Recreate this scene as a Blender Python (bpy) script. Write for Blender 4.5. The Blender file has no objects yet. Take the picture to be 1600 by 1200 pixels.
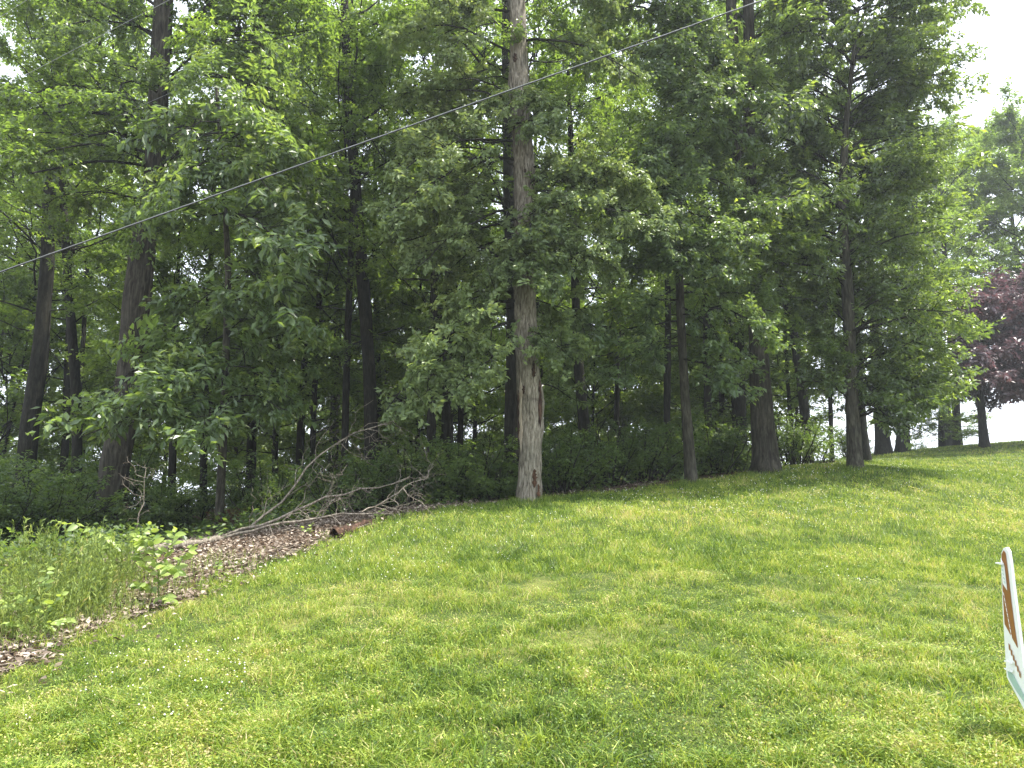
import bpy, math, random
import numpy as np
from mathutils import Vector, Matrix

# ------------------------------------------------------------------ camera, light, exposure
S = bpy.context.scene
COL = S.collection
PITCH = math.radians(9.7)
EYE = 1.6
FPX = 1200.0
cam_d = bpy.data.cameras.new('camera')
cam_d.sensor_width = 36.0
cam_d.lens = 36.0 * FPX / 1600.0
cam_d.clip_start = 0.05
cam_d.clip_end = 3000
cam = bpy.data.objects.new('camera', cam_d)
cam.location = (0, 0, EYE)
cam.rotation_euler = (math.pi / 2 + PITCH, 0, 0)
COL.objects.link(cam)
S.camera = cam

SUN_EL, SUN_AZ = 66.0, 80.0       # azimuth clockwise from +Y (view direction) towards +X
W = bpy.data.worlds.new('World')
S.world = W
W.use_nodes = True
wn, wl = W.node_tree.nodes, W.node_tree.links
wn.clear()
wo = wn.new('ShaderNodeOutputWorld')
bg = wn.new('ShaderNodeBackground')
sky = wn.new('ShaderNodeTexSky')
sky.sky_type = 'NISHITA'
sky.sun_disc = False
sky.sun_elevation = math.radians(SUN_EL)
sky.sun_rotation = math.radians(SUN_AZ)
sky.dust_density = 4.0
sky.air_density = 1.0
mixw = wn.new('ShaderNodeMix')
mixw.data_type = 'RGBA'
mixw.inputs['Factor'].default_value = 0.72        # thin bright cloud veil over the blue
mixw.inputs[7].default_value = (9.4, 10.0, 11.0, 1)
wl.new(sky.outputs[0], mixw.inputs[6])
wl.new(mixw.outputs[2], bg.inputs[0])
bg.inputs[1].default_value = 0.115
wl.new(bg.outputs[0], wo.inputs[0])

sun_d = bpy.data.lights.new('sun', 'SUN')
sun_d.energy = 5.0
sun_d.angle = math.radians(0.9)
sun_d.color = (1.0, 0.95, 0.86)
sun = bpy.data.objects.new('sun', sun_d)
_e, _a = math.radians(SUN_EL), math.radians(SUN_AZ)
sun_dir = Vector((math.cos(_e) * math.sin(_a), math.cos(_e) * math.cos(_a), math.sin(_e)))
sun.rotation_euler = sun_dir.to_track_quat('Z', 'Y').to_euler()
sun.location = (0, 0, 60)
COL.objects.link(sun)

S.view_settings.view_transform = 'Standard'
S.view_settings.look = 'None'
S.view_settings.gamma = 1
S.view_settings.use_curve_mapping = False
S.view_settings.exposure = 1.38
S.render.engine = 'CYCLES'
S.cycles.max_bounces = 9
S.cycles.diffuse_bounces = 5
S.cycles.glossy_bounces = 2
S.cycles.transmission_bounces = 5
S.cycles.transparent_max_bounces = 4
S.cycles.sample_clamp_indirect = 6
S.cycles.use_denoising = True
S.cycles.volume_bounces = 0
HAZE_DENSITY = 0.0009

RNG = np.random.default_rng(11)
SP, CP = math.sin(PITCH), math.cos(PITCH)


def at(px, py, Y):
    """point at depth Y (metres north of the camera) seen at photo position px, py"""
    u, v = (px - 800.0) / FPX, (600.0 - py) / FPX
    dy = CP - v * SP
    dz = SP + v * CP
    return np.array([u * Y / dy, Y, EYE + dz * Y / dy])


def m_per_px(px, py, Y):
    v = (600.0 - py) / FPX
    return Y / (CP - v * SP) / FPX


# ------------------------------------------------------------------ numpy helpers
def hash3(ix, iy, iz, seed):
    h = (ix * 374761393 + iy * 668265263 + iz * 2147483647 + seed * 974634777) & 0xFFFFFFFF
    h = ((h ^ (h >> 13)) * 1274126177) & 0xFFFFFFFF
    h = h ^ (h >> 16)
    return (h & 0xFFFFFF) / float(0xFFFFFF)


def vnoise(x, y, z=None, seed=0):
    x = np.asarray(x, float); y = np.asarray(y, float)
    z = np.zeros_like(x) if z is None else np.asarray(z, float)
    xi, yi, zi = np.floor(x).astype(np.int64), np.floor(y).astype(np.int64), np.floor(z).astype(np.int64)
    fx, fy, fz = x - xi, y - yi, z - zi
    fx, fy, fz = fx * fx * (3 - 2 * fx), fy * fy * (3 - 2 * fy), fz * fz * (3 - 2 * fz)
    r = 0
    for a in (0, 1):
        for b in (0, 1):
            for c in (0, 1):
                w = (fx if a else 1 - fx) * (fy if b else 1 - fy) * (fz if c else 1 - fz)
                r = r + w * hash3(xi + a, yi + b, zi + c, seed)
    return r


def fbm(x, y, z=None, seed=0, o=3):
    r, a, s = 0, 0.5, 0
    for k in range(o):
        f = 2.0 ** k
        r = r + a * vnoise(x * f, y * f, None if z is None else z * f, seed + k)
        s += a
        a *= 0.5
    return r / s


def nrm(v):
    return v / np.maximum(np.linalg.norm(v, axis=-1, keepdims=True), 1e-9)


def link(o, parent=None):
    COL.objects.link(o)
    if parent is not None:
        o.parent = parent
    return o


def mesh_np(name, V, F, mat=None, tint=None, smooth=False):
    V = np.ascontiguousarray(V.reshape(-1, 3), dtype=np.float32)
    F = np.ascontiguousarray(F, dtype=np.int32)
    me = bpy.data.meshes.new(name)
    me.vertices.add(len(V))
    me.vertices.foreach_set('co', V.ravel())
    nf, k = F.shape
    me.loops.add(nf * k)
    me.loops.foreach_set('vertex_index', F.ravel())
    me.polygons.add(nf)
    me.polygons.foreach_set('loop_start', np.arange(0, nf * k, k, dtype=np.int32))
    if tint is not None:
        at_ = me.attributes.new('tint', 'FLOAT', 'POINT')
        at_.data.foreach_set('value', np.ascontiguousarray(tint, dtype=np.float32).ravel())
    me.update(calc_edges=True)
    me.polygons.foreach_set('use_smooth', np.full(nf, smooth, dtype=bool))
    if mat:
        me.materials.append(mat)
    return me


def part(name, me, parent=None, loc=None, label=None, kind=None):
    o = bpy.data.objects.new(name, me)
    link(o, parent)
    if loc is not None:
        o.location = loc
    if label:
        o['label'] = label
    if kind:
        o['kind'] = kind
    return o


def thing(name, label, cat, loc=(0, 0, 0), group=None):
    o = bpy.data.objects.new(name, None)
    o.empty_display_size = 0.2
    COL.objects.link(o)
    o.location = [float(c) for c in loc]
    o['label'] = label
    o['category'] = cat
    if group:
        o['group'] = group
    return o


def merge(chunks):
    """chunks of (V (n,3), F (m,4), tint(n)) -> one"""
    Vs, Fs, Ts, n = [], [], [], 0
    for V, F, T in chunks:
        Vs.append(V); Fs.append(F + n); Ts.append(T)
        n += len(V)
    return np.concatenate(Vs), np.concatenate(Fs), np.concatenate(Ts)


def tubes(P, R, sides=4, tint=0.5):
    """P (N,K,3) polylines, R (N,K) radii -> quads"""
    N, K, _ = P.shape
    T = nrm(np.gradient(P, axis=1))
    ref = np.where(np.abs(T[..., 2:3]) > 0.9, np.array([1.0, 0, 0]), np.array([0, 0, 1.0]))
    ref = np.broadcast_to(ref[:, :1], T.shape) if K else ref
    A = nrm(np.cross(T, ref))
    B = np.cross(T, A)
    ang = np.arange(sides) * 2 * np.pi / sides
    V = P[:, :, None] + R[:, :, None, None] * (A[:, :, None] * np.cos(ang)[:, None] + B[:, :, None] * np.sin(ang)[:, None])
    idx = np.arange(N * K * sides).reshape(N, K, sides)
    a = idx[:, :-1]; b = idx[:, 1:]
    F = np.stack([a, np.roll(a, -1, 2), np.roll(b, -1, 2), b], -1).reshape(-1, 4)
    V = V.reshape(-1, 3)
    return V, F, np.full(len(V), tint)


def sample_poly(P, t):
    """P (N,K,3), t (N,n) in 0..1 -> pos, tangent"""
    N, K, _ = P.shape
    f = np.clip(t, 0, 0.9999) * (K - 1)
    i = f.astype(int)
    w = (f - i)[..., None]
    n = np.arange(N)[:, None]
    a, b = P[n, i], P[n, i + 1]
    return a * (1 - w) + b * w, nrm(b - a)


def spawn(rng, par, n, t0, t1, L, ang, K=4, flat=0.75, lift=0.0, jit=0.10, even=False):
    """children polylines from parents. L: array broadcastable (N,n) or callable(t)"""
    N = par.shape[0]
    t = rng.uniform(t0, t1, (N, n))
    if even:
        t = t0 + (t1 - t0) * (np.arange(n)[None] + rng.uniform(0, 1, (N, n))) / n
    pos, T = sample_poly(par, t)
    up = np.array([0, 0, 1.0])
    side = nrm(np.cross(T, up + 1e-3))
    sgn = rng.choice([-1.0, 1.0], (N, n, 1))
    S2 = nrm(side * sgn * flat + up * rng.normal(0, 1 - flat + 0.12, (N, n, 1)) + rng.normal(0, 0.15, (N, n, 3)))
    a = np.radians(ang) * rng.uniform(0.7, 1.3, (N, n, 1))
    D = nrm(T * np.cos(a) + S2 * np.sin(a))
    Ln = (L(t) if callable(L) else np.broadcast_to(L, t.shape)) * rng.uniform(0.65, 1.25, t.shape)
    s = np.linspace(0, 1, K)
    D = D.reshape(-1, 3); Ln = Ln.reshape(-1); pos = pos.reshape(-1, 3)
    Q = pos[:, None] + D[:, None] * (Ln[:, None] * s)[..., None]
    Q[..., 2] += lift * Ln[:, None] * s ** 2
    w = rng.normal(0, 1, (len(D), K, 3)) * jit * Ln[:, None, None] / K
    w[:, 0] = 0
    Q = Q + np.cumsum(w, 1)
    return Q, t.reshape(-1)


def leaves(rng, tw, m, size, asp=0.45, t0=0.1, droop=0.35, tilt=0.45, clump=None, spread=0.03):
    """rhombic folded leaves along twig polylines"""
    N = tw.shape[0]
    t = rng.uniform(t0, 1.0, (N, m))
    pos, T = sample_poly(tw, t)
    pos = pos + rng.normal(0, spread, pos.shape)
    up = np.array([0, 0, 1.0])
    side = nrm(np.cross(T, up + 1e-3))
    sg = rng.choice([-1.0, 1.0], (N, m, 1))
    D = nrm(T * rng.uniform(0.1, 1.0, (N, m, 1)) + side * sg * rng.uniform(0.4, 1.2, (N, m, 1)) - up * 2 * droop * rng.uniform(0, 1, (N, m, 1)) + rng.normal(0, 0.22, (N, m, 3)))
    Nn = nrm(up + rng.normal(0, tilt, (N, m, 3)))
    B = nrm(np.cross(Nn, D))
    Nn = np.cross(D, B)
    Ls = size * rng.uniform(0.6, 1.25, (N, m, 1))
    w = Ls * asp * 0.5 * rng.uniform(0.8, 1.2, (N, m, 1))
    fold = w * rng.uniform(0.0, 0.55, (N, m, 1))
    c = pos + D * Ls * rng.uniform(0.42, 0.55, (N, m, 1))
    V = np.stack([pos, c + B * w + Nn * fold, pos + D * Ls - Nn * Ls * rng.uniform(0, 0.2, (N, m, 1)), c - B * w + Nn * fold], 2).reshape(-1, 3)
    M = N * m
    F = np.arange(M * 4).reshape(M, 4)
    base = rng.uniform(0, 1, (N, m)) * 0.55 + (clump.reshape(N, 1) if clump is not None else rng.uniform(0, 1, (N, 1))) * 0.45
    return V, F, np.repeat(np.clip(base, 0, 1).ravel(), 4)


# ------------------------------------------------------------------ materials
def ramp(nt, stops):
    r = nt.nodes.new('ShaderNodeValToRGB')
    while len(r.color_ramp.elements) < len(stops):
        r.color_ramp.elements.new(0.5)
    for e, (p, c) in zip(r.color_ramp.elements, stops):
        e.position = p
        e.color = (*c, 1)
    return r


def mat_leaf(name, stops, trans, fac=0.38, rough=0.42, spec=0.5):
    m = bpy.data.materials.new(name)
    m.use_nodes = True
    nt = m.node_tree
    b = nt.nodes['Principled BSDF']
    out = nt.nodes['Material Output']
    a = nt.nodes.new('ShaderNodeAttribute'); a.attribute_name = 'tint'
    r = ramp(nt, stops)
    nt.links.new(a.outputs['Fac'], r.inputs[0])
    nt.links.new(r.outputs[0], b.inputs['Base Color'])
    b.inputs['Roughness'].default_value = rough
    b.inputs['Specular IOR Level'].default_value = spec
    t = nt.nodes.new('ShaderNodeBsdfTranslucent')
    mx = nt.nodes.new('ShaderNodeMix'); mx.data_type = 'RGBA'; mx.blend_type = 'MULTIPLY'
    mx.inputs['Factor'].default_value = 1.0
    nt.links.new(r.outputs[0], mx.inputs[6]); mx.inputs[7].default_value = (*trans, 1)
    nt.links.new(mx.outputs[2], t.inputs[0])
    ms = nt.nodes.new('ShaderNodeMixShader'); ms.inputs[0].default_value = fac
    nt.links.new(b.outputs[0], ms.inputs[1]); nt.links.new(t.outputs[0], ms.inputs[2])
    nt.links.new(ms.outputs[0], out.inputs[0])
    return m


def mat_bark(name, c0, c1, c2, vs=6.0, bump=0.6, moss=0.0):
    m = bpy.data.materials.new(name)
    m.use_nodes = True
    nt = m.node_tree
    b = nt.nodes['Principled BSDF']
    b.inputs['Roughness'].default_value = 0.9
    b.inputs['Specular IOR Level'].default_value = 0.15
    tc = nt.nodes.new('ShaderNodeTexCoord')
    mp = nt.nodes.new('ShaderNodeMapping'); mp.inputs['Scale'].default_value = (vs * 4.5, vs * 4.5, vs * 0.8)
    nt.links.new(tc.outputs['Object'], mp.inputs[0])
    n1 = nt.nodes.new('ShaderNodeTexNoise'); n1.inputs['Scale'].default_value = 1.0; n1.inputs['Detail'].default_value = 6; n1.inputs['Roughness'].default_value = 0.65
    n1.inputs['Distortion'].default_value = 0.6
    nt.links.new(mp.outputs[0], n1.inputs[0])
    n2 = nt.nodes.new('ShaderNodeTexNoise'); n2.inputs['Scale'].default_value = 1.7; n2.inputs['Detail'].default_value = 5
    nt.links.new(tc.outputs['Object'], n2.inputs[0])
    r = ramp(nt, [(0.34, c0), (0.5, c1), (0.68, c2)])
    nt.links.new(n1.outputs[0], r.inputs[0])
    mx = nt.nodes.new('ShaderNodeMix'); mx.data_type = 'RGBA'; mx.blend_type = 'MULTIPLY'; mx.inputs[0].default_value = 0.65
    r2 = ramp(nt, [(0.3, (0.55, 0.56, 0.5)), (0.7, (1.25, 1.2, 1.15))])
    nt.links.new(n2.outputs[0], r2.inputs[0])
    nt.links.new(r.outputs[0], mx.inputs[6]); nt.links.new(r2.outputs[0], mx.inputs[7])
    nt.links.new(mx.outputs[2], b.inputs['Base Color'])
    bp = nt.nodes.new('ShaderNodeBump'); bp.inputs['Strength'].default_value = bump; bp.inputs['Distance'].default_value = 0.03
    nt.links.new(n1.outputs[0], bp.inputs['Height'])
    nt.links.new(bp.outputs[0], b.inputs['Normal'])
    return m


def mat_plain(name, col, rough=0.6, spec=0.3, noise=0.15, scale=20, metal=0.0):
    m = bpy.data.materials.new(name)
    m.use_nodes = True
    nt = m.node_tree
    b = nt.nodes['Principled BSDF']
    b.inputs['Roughness'].default_value = rough
    b.inputs['Specular IOR Level'].default_value = spec
    b.inputs['Metallic'].default_value = metal
    tc = nt.nodes.new('ShaderNodeTexCoord')
    n = nt.nodes.new('ShaderNodeTexNoise'); n.inputs['Scale'].default_value = scale; n.inputs['Detail'].default_value = 4
    nt.links.new(tc.outputs['Object'], n.inputs[0])
    r = ramp(nt, [(0.3, tuple(c * (1 - noise) for c in col)), (0.7, tuple(min(1, c * (1 + noise)) for c in col))])
    nt.links.new(n.outputs[0], r.inputs[0])
    nt.links.new(r.outputs[0], b.inputs['Base Color'])
    return m


LEAF_FOREST = mat_leaf('leaf_forest', [(0, (0.037, 0.062, 0.024)), (0.5, (0.071, 0.112, 0.033)), (1, (0.127, 0.175, 0.048))], (3.7, 3.6, 1.4), 0.48, 0.34, 0.7)
LEAF_OAK = mat_leaf('leaf_white_oak', [(0, (0.078, 0.124, 0.049)), (0.55, (0.157, 0.215, 0.079)), (0.93, (0.218, 0.273, 0.082)), (1, (0.312, 0.284, 0.066))], (2.0, 1.9, 1.1), 0.36, 0.45, 0.45)
LEAF_CHERRY = mat_leaf('leaf_glossy', [(0, (0.043, 0.075, 0.032)), (0.5, (0.089, 0.135, 0.048)), (1, (0.162, 0.213, 0.062))], (3.2, 3.0, 1.1), 0.42, 0.28, 0.8)
LEAF_HICKORY = mat_leaf('leaf_hickory', [(0, (0.053, 0.089, 0.043)), (0.6, (0.097, 0.151, 0.056)), (1, (0.182, 0.234, 0.068))], (3.0, 2.8, 1.1), 0.42, 0.36, 0.6)
LEAF_PURPLE = mat_leaf('leaf_purple', [(0, (0.048, 0.036, 0.048)), (0.6, (0.095, 0.064, 0.075)), (1, (0.162, 0.105, 0.106))], (1.9, 1.3, 1.3), 0.3)
LEAF_SHRUB = mat_leaf('leaf_shrub', [(0, (0.030, 0.058, 0.023)), (0.5, (0.061, 0.104, 0.033)), (1, (0.112, 0.166, 0.050))], (3.0, 2.8, 1.1), 0.40)
LEAF_YOUNG_LIT = mat_leaf('leaf_young_lit', [(0, (0.07, 0.12, 0.025)), (0.5, (0.13, 0.20, 0.04)), (1, (0.26, 0.34, 0.08))], (1.9, 1.8, 1.0), 0.36)  # young leaves; on the back trees the bright colour stands in for sunlight
LEAF_DEAD = mat_leaf('leaf_dead', [(0, (0.055, 0.04, 0.03)), (0.4, (0.15, 0.118, 0.09)), (0.75, (0.29, 0.24, 0.19)), (1, (0.50, 0.43, 0.36))], (1.2, 1.0, 0.8), 0.1, 0.8, 0.1)
LEAF_RUST = mat_leaf('needle_rust', [(0, (0.07, 0.028, 0.014)), (1, (0.17, 0.075, 0.035))], (1.2, 1.0, 0.8), 0.15, 0.8, 0.1)
GRASS = mat_leaf('grass', [(0, (0.035, 0.07, 0.012)), (0.35, (0.10, 0.175, 0.024)), (0.62, (0.21, 0.285, 0.042)), (0.86, (0.36, 0.42, 0.085)), (1, (0.44, 0.38, 0.19))], (1.6, 1.5, 0.8), 0.33, 0.5, 0.3)
WEED = mat_leaf('weed', [(0, (0.08, 0.12, 0.035)), (0.5, (0.16, 0.22, 0.055)), (0.85, (0.26, 0.32, 0.08)), (1, (0.34, 0.30, 0.15))], (1.7, 1.6, 0.9), 0.33, 0.55, 0.25)
FLOWER = mat_plain('clover_flower', (0.72, 0.72, 0.64), 0.7, 0.2, 0.1)
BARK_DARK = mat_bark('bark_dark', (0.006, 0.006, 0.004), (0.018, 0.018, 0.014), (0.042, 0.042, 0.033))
BARK_MID = mat_bark('bark_grey_brown', (0.015, 0.014, 0.011), (0.046, 0.044, 0.033), (0.101, 0.098, 0.079), 5)
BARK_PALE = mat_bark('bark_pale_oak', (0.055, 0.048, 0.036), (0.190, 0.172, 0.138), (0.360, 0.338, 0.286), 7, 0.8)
BARK_SHAG = mat_bark('bark_shaggy', (0.011, 0.010, 0.008), (0.041, 0.038, 0.029), (0.092, 0.088, 0.069), 4, 1.0)
DEADWOOD = mat_bark('dead_wood', (0.06, 0.05, 0.04), (0.18, 0.158, 0.13), (0.34, 0.31, 0.265), 8, 0.5)
ROTTEN = mat_bark('rotten_wood', (0.012, 0.008, 0.006), (0.05, 0.03, 0.022), (0.13, 0.08, 0.055), 7, 1.0)
WOUND = mat_bark('heart_wood', (0.022, 0.012, 0.008), (0.075, 0.04, 0.024), (0.18, 0.11, 0.07), 9, 1.0)
BAREWOOD = mat_bark('bare_wood', (0.22, 0.18, 0.13), (0.40, 0.35, 0.28), (0.55, 0.5, 0.42), 7, 0.4)

# ------------------------------------------------------------------ terrain (thin plate spline through surveyed points)
CTRL = [tuple(at(*c)) for c in [
    (828, 784, 13.5), (1081, 756, 15.0), (1198, 741, 17.0), (1336, 731, 16.5), (640, 802, 12.0), (520, 832, 11.0), (430, 868, 9.8),
    (350, 900, 8.6), (200, 962, 6.9), (0, 1062, 5.1), (0, 1200, 3.7), (800, 1200, 3.5), (1600, 1200, 3.4), (1600, 950, 7.0), (1600, 800, 14.0),
    (1600, 738, 22.0), (1600, 690, 36.0), (1538, 697, 33.0), (1411, 705, 34.0), (1380, 712, 33.0), (1460, 712, 30.0), (178, 846, 16.0), (0, 880, 9.5), (90, 872, 12.0), (40, 800, 22.0)]]
CTRL += [(0, 0, 0.05), (-8, 0, -0.1), (8, 0, 0.2), (-10, 25, 1.7), (2, 25, 2.5), (12, 25, 3.3), (-30, 20, 0.8), (-30, 45, 1.3), (0, 45, 2.4), (-60, 30, 0.5),
         (18, 45, 3.6), (30, 46, 3.9), (40, 45, 3.8), (40, 25, 3.4), (45, 8, 1.6), (20, 60, 2.0), (50, 60, 1.5), (-20, 70, 0.5), (60, 30, 3.0), (0, 80, -0.5), (60, 90, -3), (-60, 90, -1)]
_c = np.array(CTRL)


def _tps(r2):
    return np.where(r2 > 1e-9, 0.5 * r2 * np.log(np.maximum(r2, 1e-9)), 0.0)


_n = len(_c)
_A = np.zeros((_n + 3, _n + 3))
_d = ((_c[:, None, :2] - _c[None, :, :2]) ** 2).sum(-1)
_A[:_n, :_n] = _tps(_d) + np.eye(_n) * 0.6
_A[:_n, _n] = 1; _A[:_n, _n + 1:] = _c[:, :2]
_A[_n:, :_n] = _A[:_n, _n:].T
_w = np.linalg.solve(_A, np.concatenate([_c[:, 2], np.zeros(3)]))


def H(x, y):
    x = np.asarray(x, float); y = np.asarray(y, float)
    sh = x.shape
    x = x.ravel(); y = y.ravel()
    out = np.empty(len(x))
    for s in range(0, len(x), 200000):
        e = slice(s, s + 200000)
        xc = np.clip(x[e], -60, 60); yc = np.clip(y[e], -8, 90)
        z = np.full(len(xc), _w[_n]) + _w[_n + 1] * xc + _w[_n + 2] * yc
        for k in range(_n):
            z += _w[k] * _tps((xc - _c[k, 0]) ** 2 + (yc - _c[k, 1]) ** 2)
        far = np.hypot(x[e] - xc, y[e] - yc)
        z = z - far * 0.02
        z += (fbm(xc * 0.9, yc * 0.9, seed=5) - 0.5) * 0.06
        out[e] = z
    return out.reshape(sh)


_gx = np.linspace(-60, 60, 481); _gy = np.linspace(-8, 90, 393)
_GZ = H(*np.meshgrid(_gx, _gy))


def Hf(x, y):
    """fast lookup"""
    fx = np.clip((np.asarray(x, float) + 60) / 0.25, 0, 479.999); fy = np.clip((np.asarray(y, float) + 8) / 0.25, 0, 391.999)
    i, j = fx.astype(int), fy.astype(int)
    a, b = fx - i, fy - j
    return (_GZ[j, i] * (1 - a) * (1 - b) + _GZ[j, i + 1] * a * (1 - b) + _GZ[j + 1, i] * (1 - a) * b + _GZ[j + 1, i + 1] * a * b)


def hit(px, py, y0=1.5, y1=60):
    Y = np.linspace(y0, y1, 3000)
    u, v = (px - 800.0) / FPX, (600.0 - py) / FPX
    dy = CP - v * SP; dz = SP + v * CP
    x = u * Y / dy; z = EYE + dz * Y / dy
    d = z - Hf(x, Y)
    k = np.argmax(d < 0) if (d < 0).any() else len(Y) - 1
    return np.array([x[k], Y[k], Hf(x[k], Y[k])])


_edge_px = [(0, 1060), (100, 1012), (200, 965), (350, 902), (440, 872), (520, 838), (600, 812), (660, 800), (760, 789), (812, 781)]
_edge = [hit(*p)[:2] for p in _edge_px]
LAWN = np.array([(-3.9, -7.5), (-3.8, 2.0)] + [tuple(e) for e in _edge] + [(2.2, 14.4), (4.2, 16.0), (5.6, 18.0), (7.6, 19.6), (9.5, 22.0), (12.0, 28), (14.0, 36), (16, 60), (58, 62), (58, -7.5)])


def lawn_sd(x, y):
    """signed distance to the mown lawn outline, positive inside"""
    x = np.asarray(x, float); y = np.asarray(y, float)
    ins = np.zeros(x.shape, bool); dm = np.full(x.shape, 1e9)
    n = len(LAWN)
    for k in range(n):
        x0, y0 = LAWN[k]; x1, y1 = LAWN[(k + 1) % n]
        c = ((y0 > y) != (y1 > y)) & (x < (x1 - x0) * (y - y0) / (y1 - y0 + 1e-12) + x0)
        ins ^= c
        dx, dy = x1 - x0, y1 - y0
        t = np.clip(((x - x0) * dx + (y - y0) * dy) / (dx * dx + dy * dy), 0, 1)
        dm = np.minimum(dm, np.hypot(x - x0 - t * dx, y - y0 - t * dy))
    return np.where(ins, dm, -dm)


def axis(lo, mid0, mid1, hi, step, n):
    a = lo + (mid0 - lo) * (1 - np.linspace(1, 0, n) ** 2.5)
    c = mid1 + (hi - mid1) * np.linspace(0, 1, n) ** 2.5
    return np.unique(np.concatenate([a, np.arange(mid0, mid1, step), c]))


gx = axis(-900, -14, 24, 900, 0.25, 40)
gy = axis(-300, -2, 40, 1500, 0.25, 40)
GX, GY = np.meshgrid(gx, gy)
GZ = H(GX, GY)
idx = np.arange(GX.size).reshape(GX.shape)
Fg = np.stack([idx[:-1, :-1], idx[:-1, 1:], idx[1:, 1:], idx[1:, :-1]], -1).reshape(-1, 4)
sd = lawn_sd(GX, GY)
lawnmask = np.clip((sd + (fbm(GX * 2.2, GY * 2.2, seed=3) - 0.5) * 0.9) / 0.35 + 0.5, 0, 1)

gm = bpy.data.materials.new('soil_and_lawn')
gm.use_nodes = True
nt = gm.node_tree
b = nt.nodes['Principled BSDF']
b.inputs['Roughness'].default_value = 0.95; b.inputs['Specular IOR Level'].default_value = 0.1
a = nt.nodes.new('ShaderNodeAttribute'); a.attribute_name = 'tint'
tc = nt.nodes.new('ShaderNodeTexCoord')
n1 = nt.nodes.new('ShaderNodeTexNoise'); n1.inputs['Scale'].default_value = 24; n1.inputs['Detail'].default_value = 8; n1.inputs['Roughness'].default_value = 0.7
n2 = nt.nodes.new('ShaderNodeTexNoise'); n2.inputs['Scale'].default_value = 0.9; n2.inputs['Detail'].default_value = 5
nt.links.new(tc.outputs['Object'], n1.inputs[0]); nt.links.new(tc.outputs['Object'], n2.inputs[0])
rl = ramp(nt, [(0.3, (0.018, 0.03, 0.008)), (0.5, (0.05, 0.075, 0.018)), (0.7, (0.13, 0.15, 0.05))])
rs = ramp(nt, [(0.3, (0.03, 0.02, 0.013)), (0.5, (0.09, 0.06, 0.04)), (0.7, (0.20, 0.145, 0.10))])
nt.links.new(n1.outputs[0], rl.inputs[0]); nt.links.new(n1.outputs[0], rs.inputs[0])
mx2 = nt.nodes.new('ShaderNodeMix'); mx2.data_type = 'RGBA'
dry = ramp(nt, [(0.52, (0, 0, 0)), (0.72, (1, 1, 1))])
nt.links.new(n2.outputs[0], dry.inputs[0])
mx2.inputs[7].default_value = (0.20, 0.20, 0.06, 1)
nt.links.new(rl.outputs[0], mx2.inputs[6]); nt.links.new(dry.outputs[0], mx2.inputs[0])
mx3 = nt.nodes.new('ShaderNodeMix'); mx3.data_type = 'RGBA'
nt.links.new(a.outputs['Fac'], mx3.inputs[0]); nt.links.new(rs.outputs[0], mx3.inputs[6]); nt.links.new(mx2.outputs[2], mx3.inputs[7])
nt.links.new(mx3.outputs[2], b.inputs['Base Color'])
bp = nt.nodes.new('ShaderNodeBump'); bp.inputs['Strength'].default_value = 0.8; bp.inputs['Distance'].default_value = 0.04
nt.links.new(n1.outputs[0], bp.inputs['Height']); nt.links.new(bp.outputs[0], b.inputs['Normal'])
part('ground', mesh_np('ground', np.stack([GX, GY, GZ], -1), Fg, gm, lawnmask.ravel(), True), kind='structure')

# ------------------------------------------------------------------ trees
GROUPS = {}


def trunk_tube(path, R, sides, ring, bark_amp, seed, flare=0.35, lumps=()):
    """path (K,3) R (K) -> displaced tube mesh arrays; even rings"""
    seg = np.r_[0, np.cumsum(np.linalg.norm(np.diff(path, axis=0), axis=1))]
    s = np.arange(0, seg[-1], ring)
    # smooth path
    P = np.stack([np.interp(s, seg, path[:, k]) for k in range(3)], 1)
    r = np.interp(s, seg, R)
    k = max(1, int(0.5 / ring))
    ker = np.hanning(2 * k + 3)[1:-1]; ker /= ker.sum()
    Pp = np.concatenate([np.repeat(P[:1], k, 0) - (P[1] - P[0]) * np.arange(k, 0, -1)[:, None], P, np.repeat(P[-1:], k, 0) + (P[-1] - P[-2]) * np.arange(1, k + 1)[:, None]])
    P = np.stack([np.convolve(Pp[:, j], ker, 'valid') for j in range(3)], 1)[:len(s)]
    ang = np.arange(sides) * 2 * np.pi / sides
    A, Sg = np.meshgrid(ang, s)
    fl = 1 + flare * np.exp(-Sg / 0.28) * (0.75 + 0.5 * vnoise(np.cos(A) * 2 + 9, np.sin(A) * 2 + 9, seed=seed))
    ca, sa = np.cos(A), np.sin(A)
    big = (vnoise(ca * 1.3 + 5, sa * 1.3 + 5, Sg * 0.9, seed=seed + 1) - 0.5) * 0.14
    ridg = np.abs(vnoise(ca * 7 + 20, sa * 7 + 20, Sg * 2.2, seed=seed + 2) - 0.5) * 2
    fine = vnoise(ca * 16 + 40, sa * 16 + 40, Sg * 9, seed=seed + 3) - 0.5
    rad = r[:, None] * fl * (1 + big) + bark_amp * (ridg - 0.5) + bark_amp * 0.5 * fine
    for (sl, al, amp, wz, wa) in lumps:
        da = (A - al + np.pi) % (2 * np.pi) - np.pi
        rad = rad + amp * np.exp(-((Sg - sl) / wz) ** 2 - (da / wa) ** 2)
    V = np.stack([P[:, None, 0] + rad * ca, P[:, None, 1] + rad * sa, np.broadcast_to(P[:, None, 2], rad.shape)], -1)
    n = len(s)
    id_ = np.arange(n * sides).reshape(n, sides)
    F = np.stack([id_[:-1], np.roll(id_[:-1], -1, 1), np.roll(id_[1:], -1, 1), id_[1:]], -1).reshape(-1, 4)
    return V.reshape(-1, 3), F, np.full(n * sides, 0.5)


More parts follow.
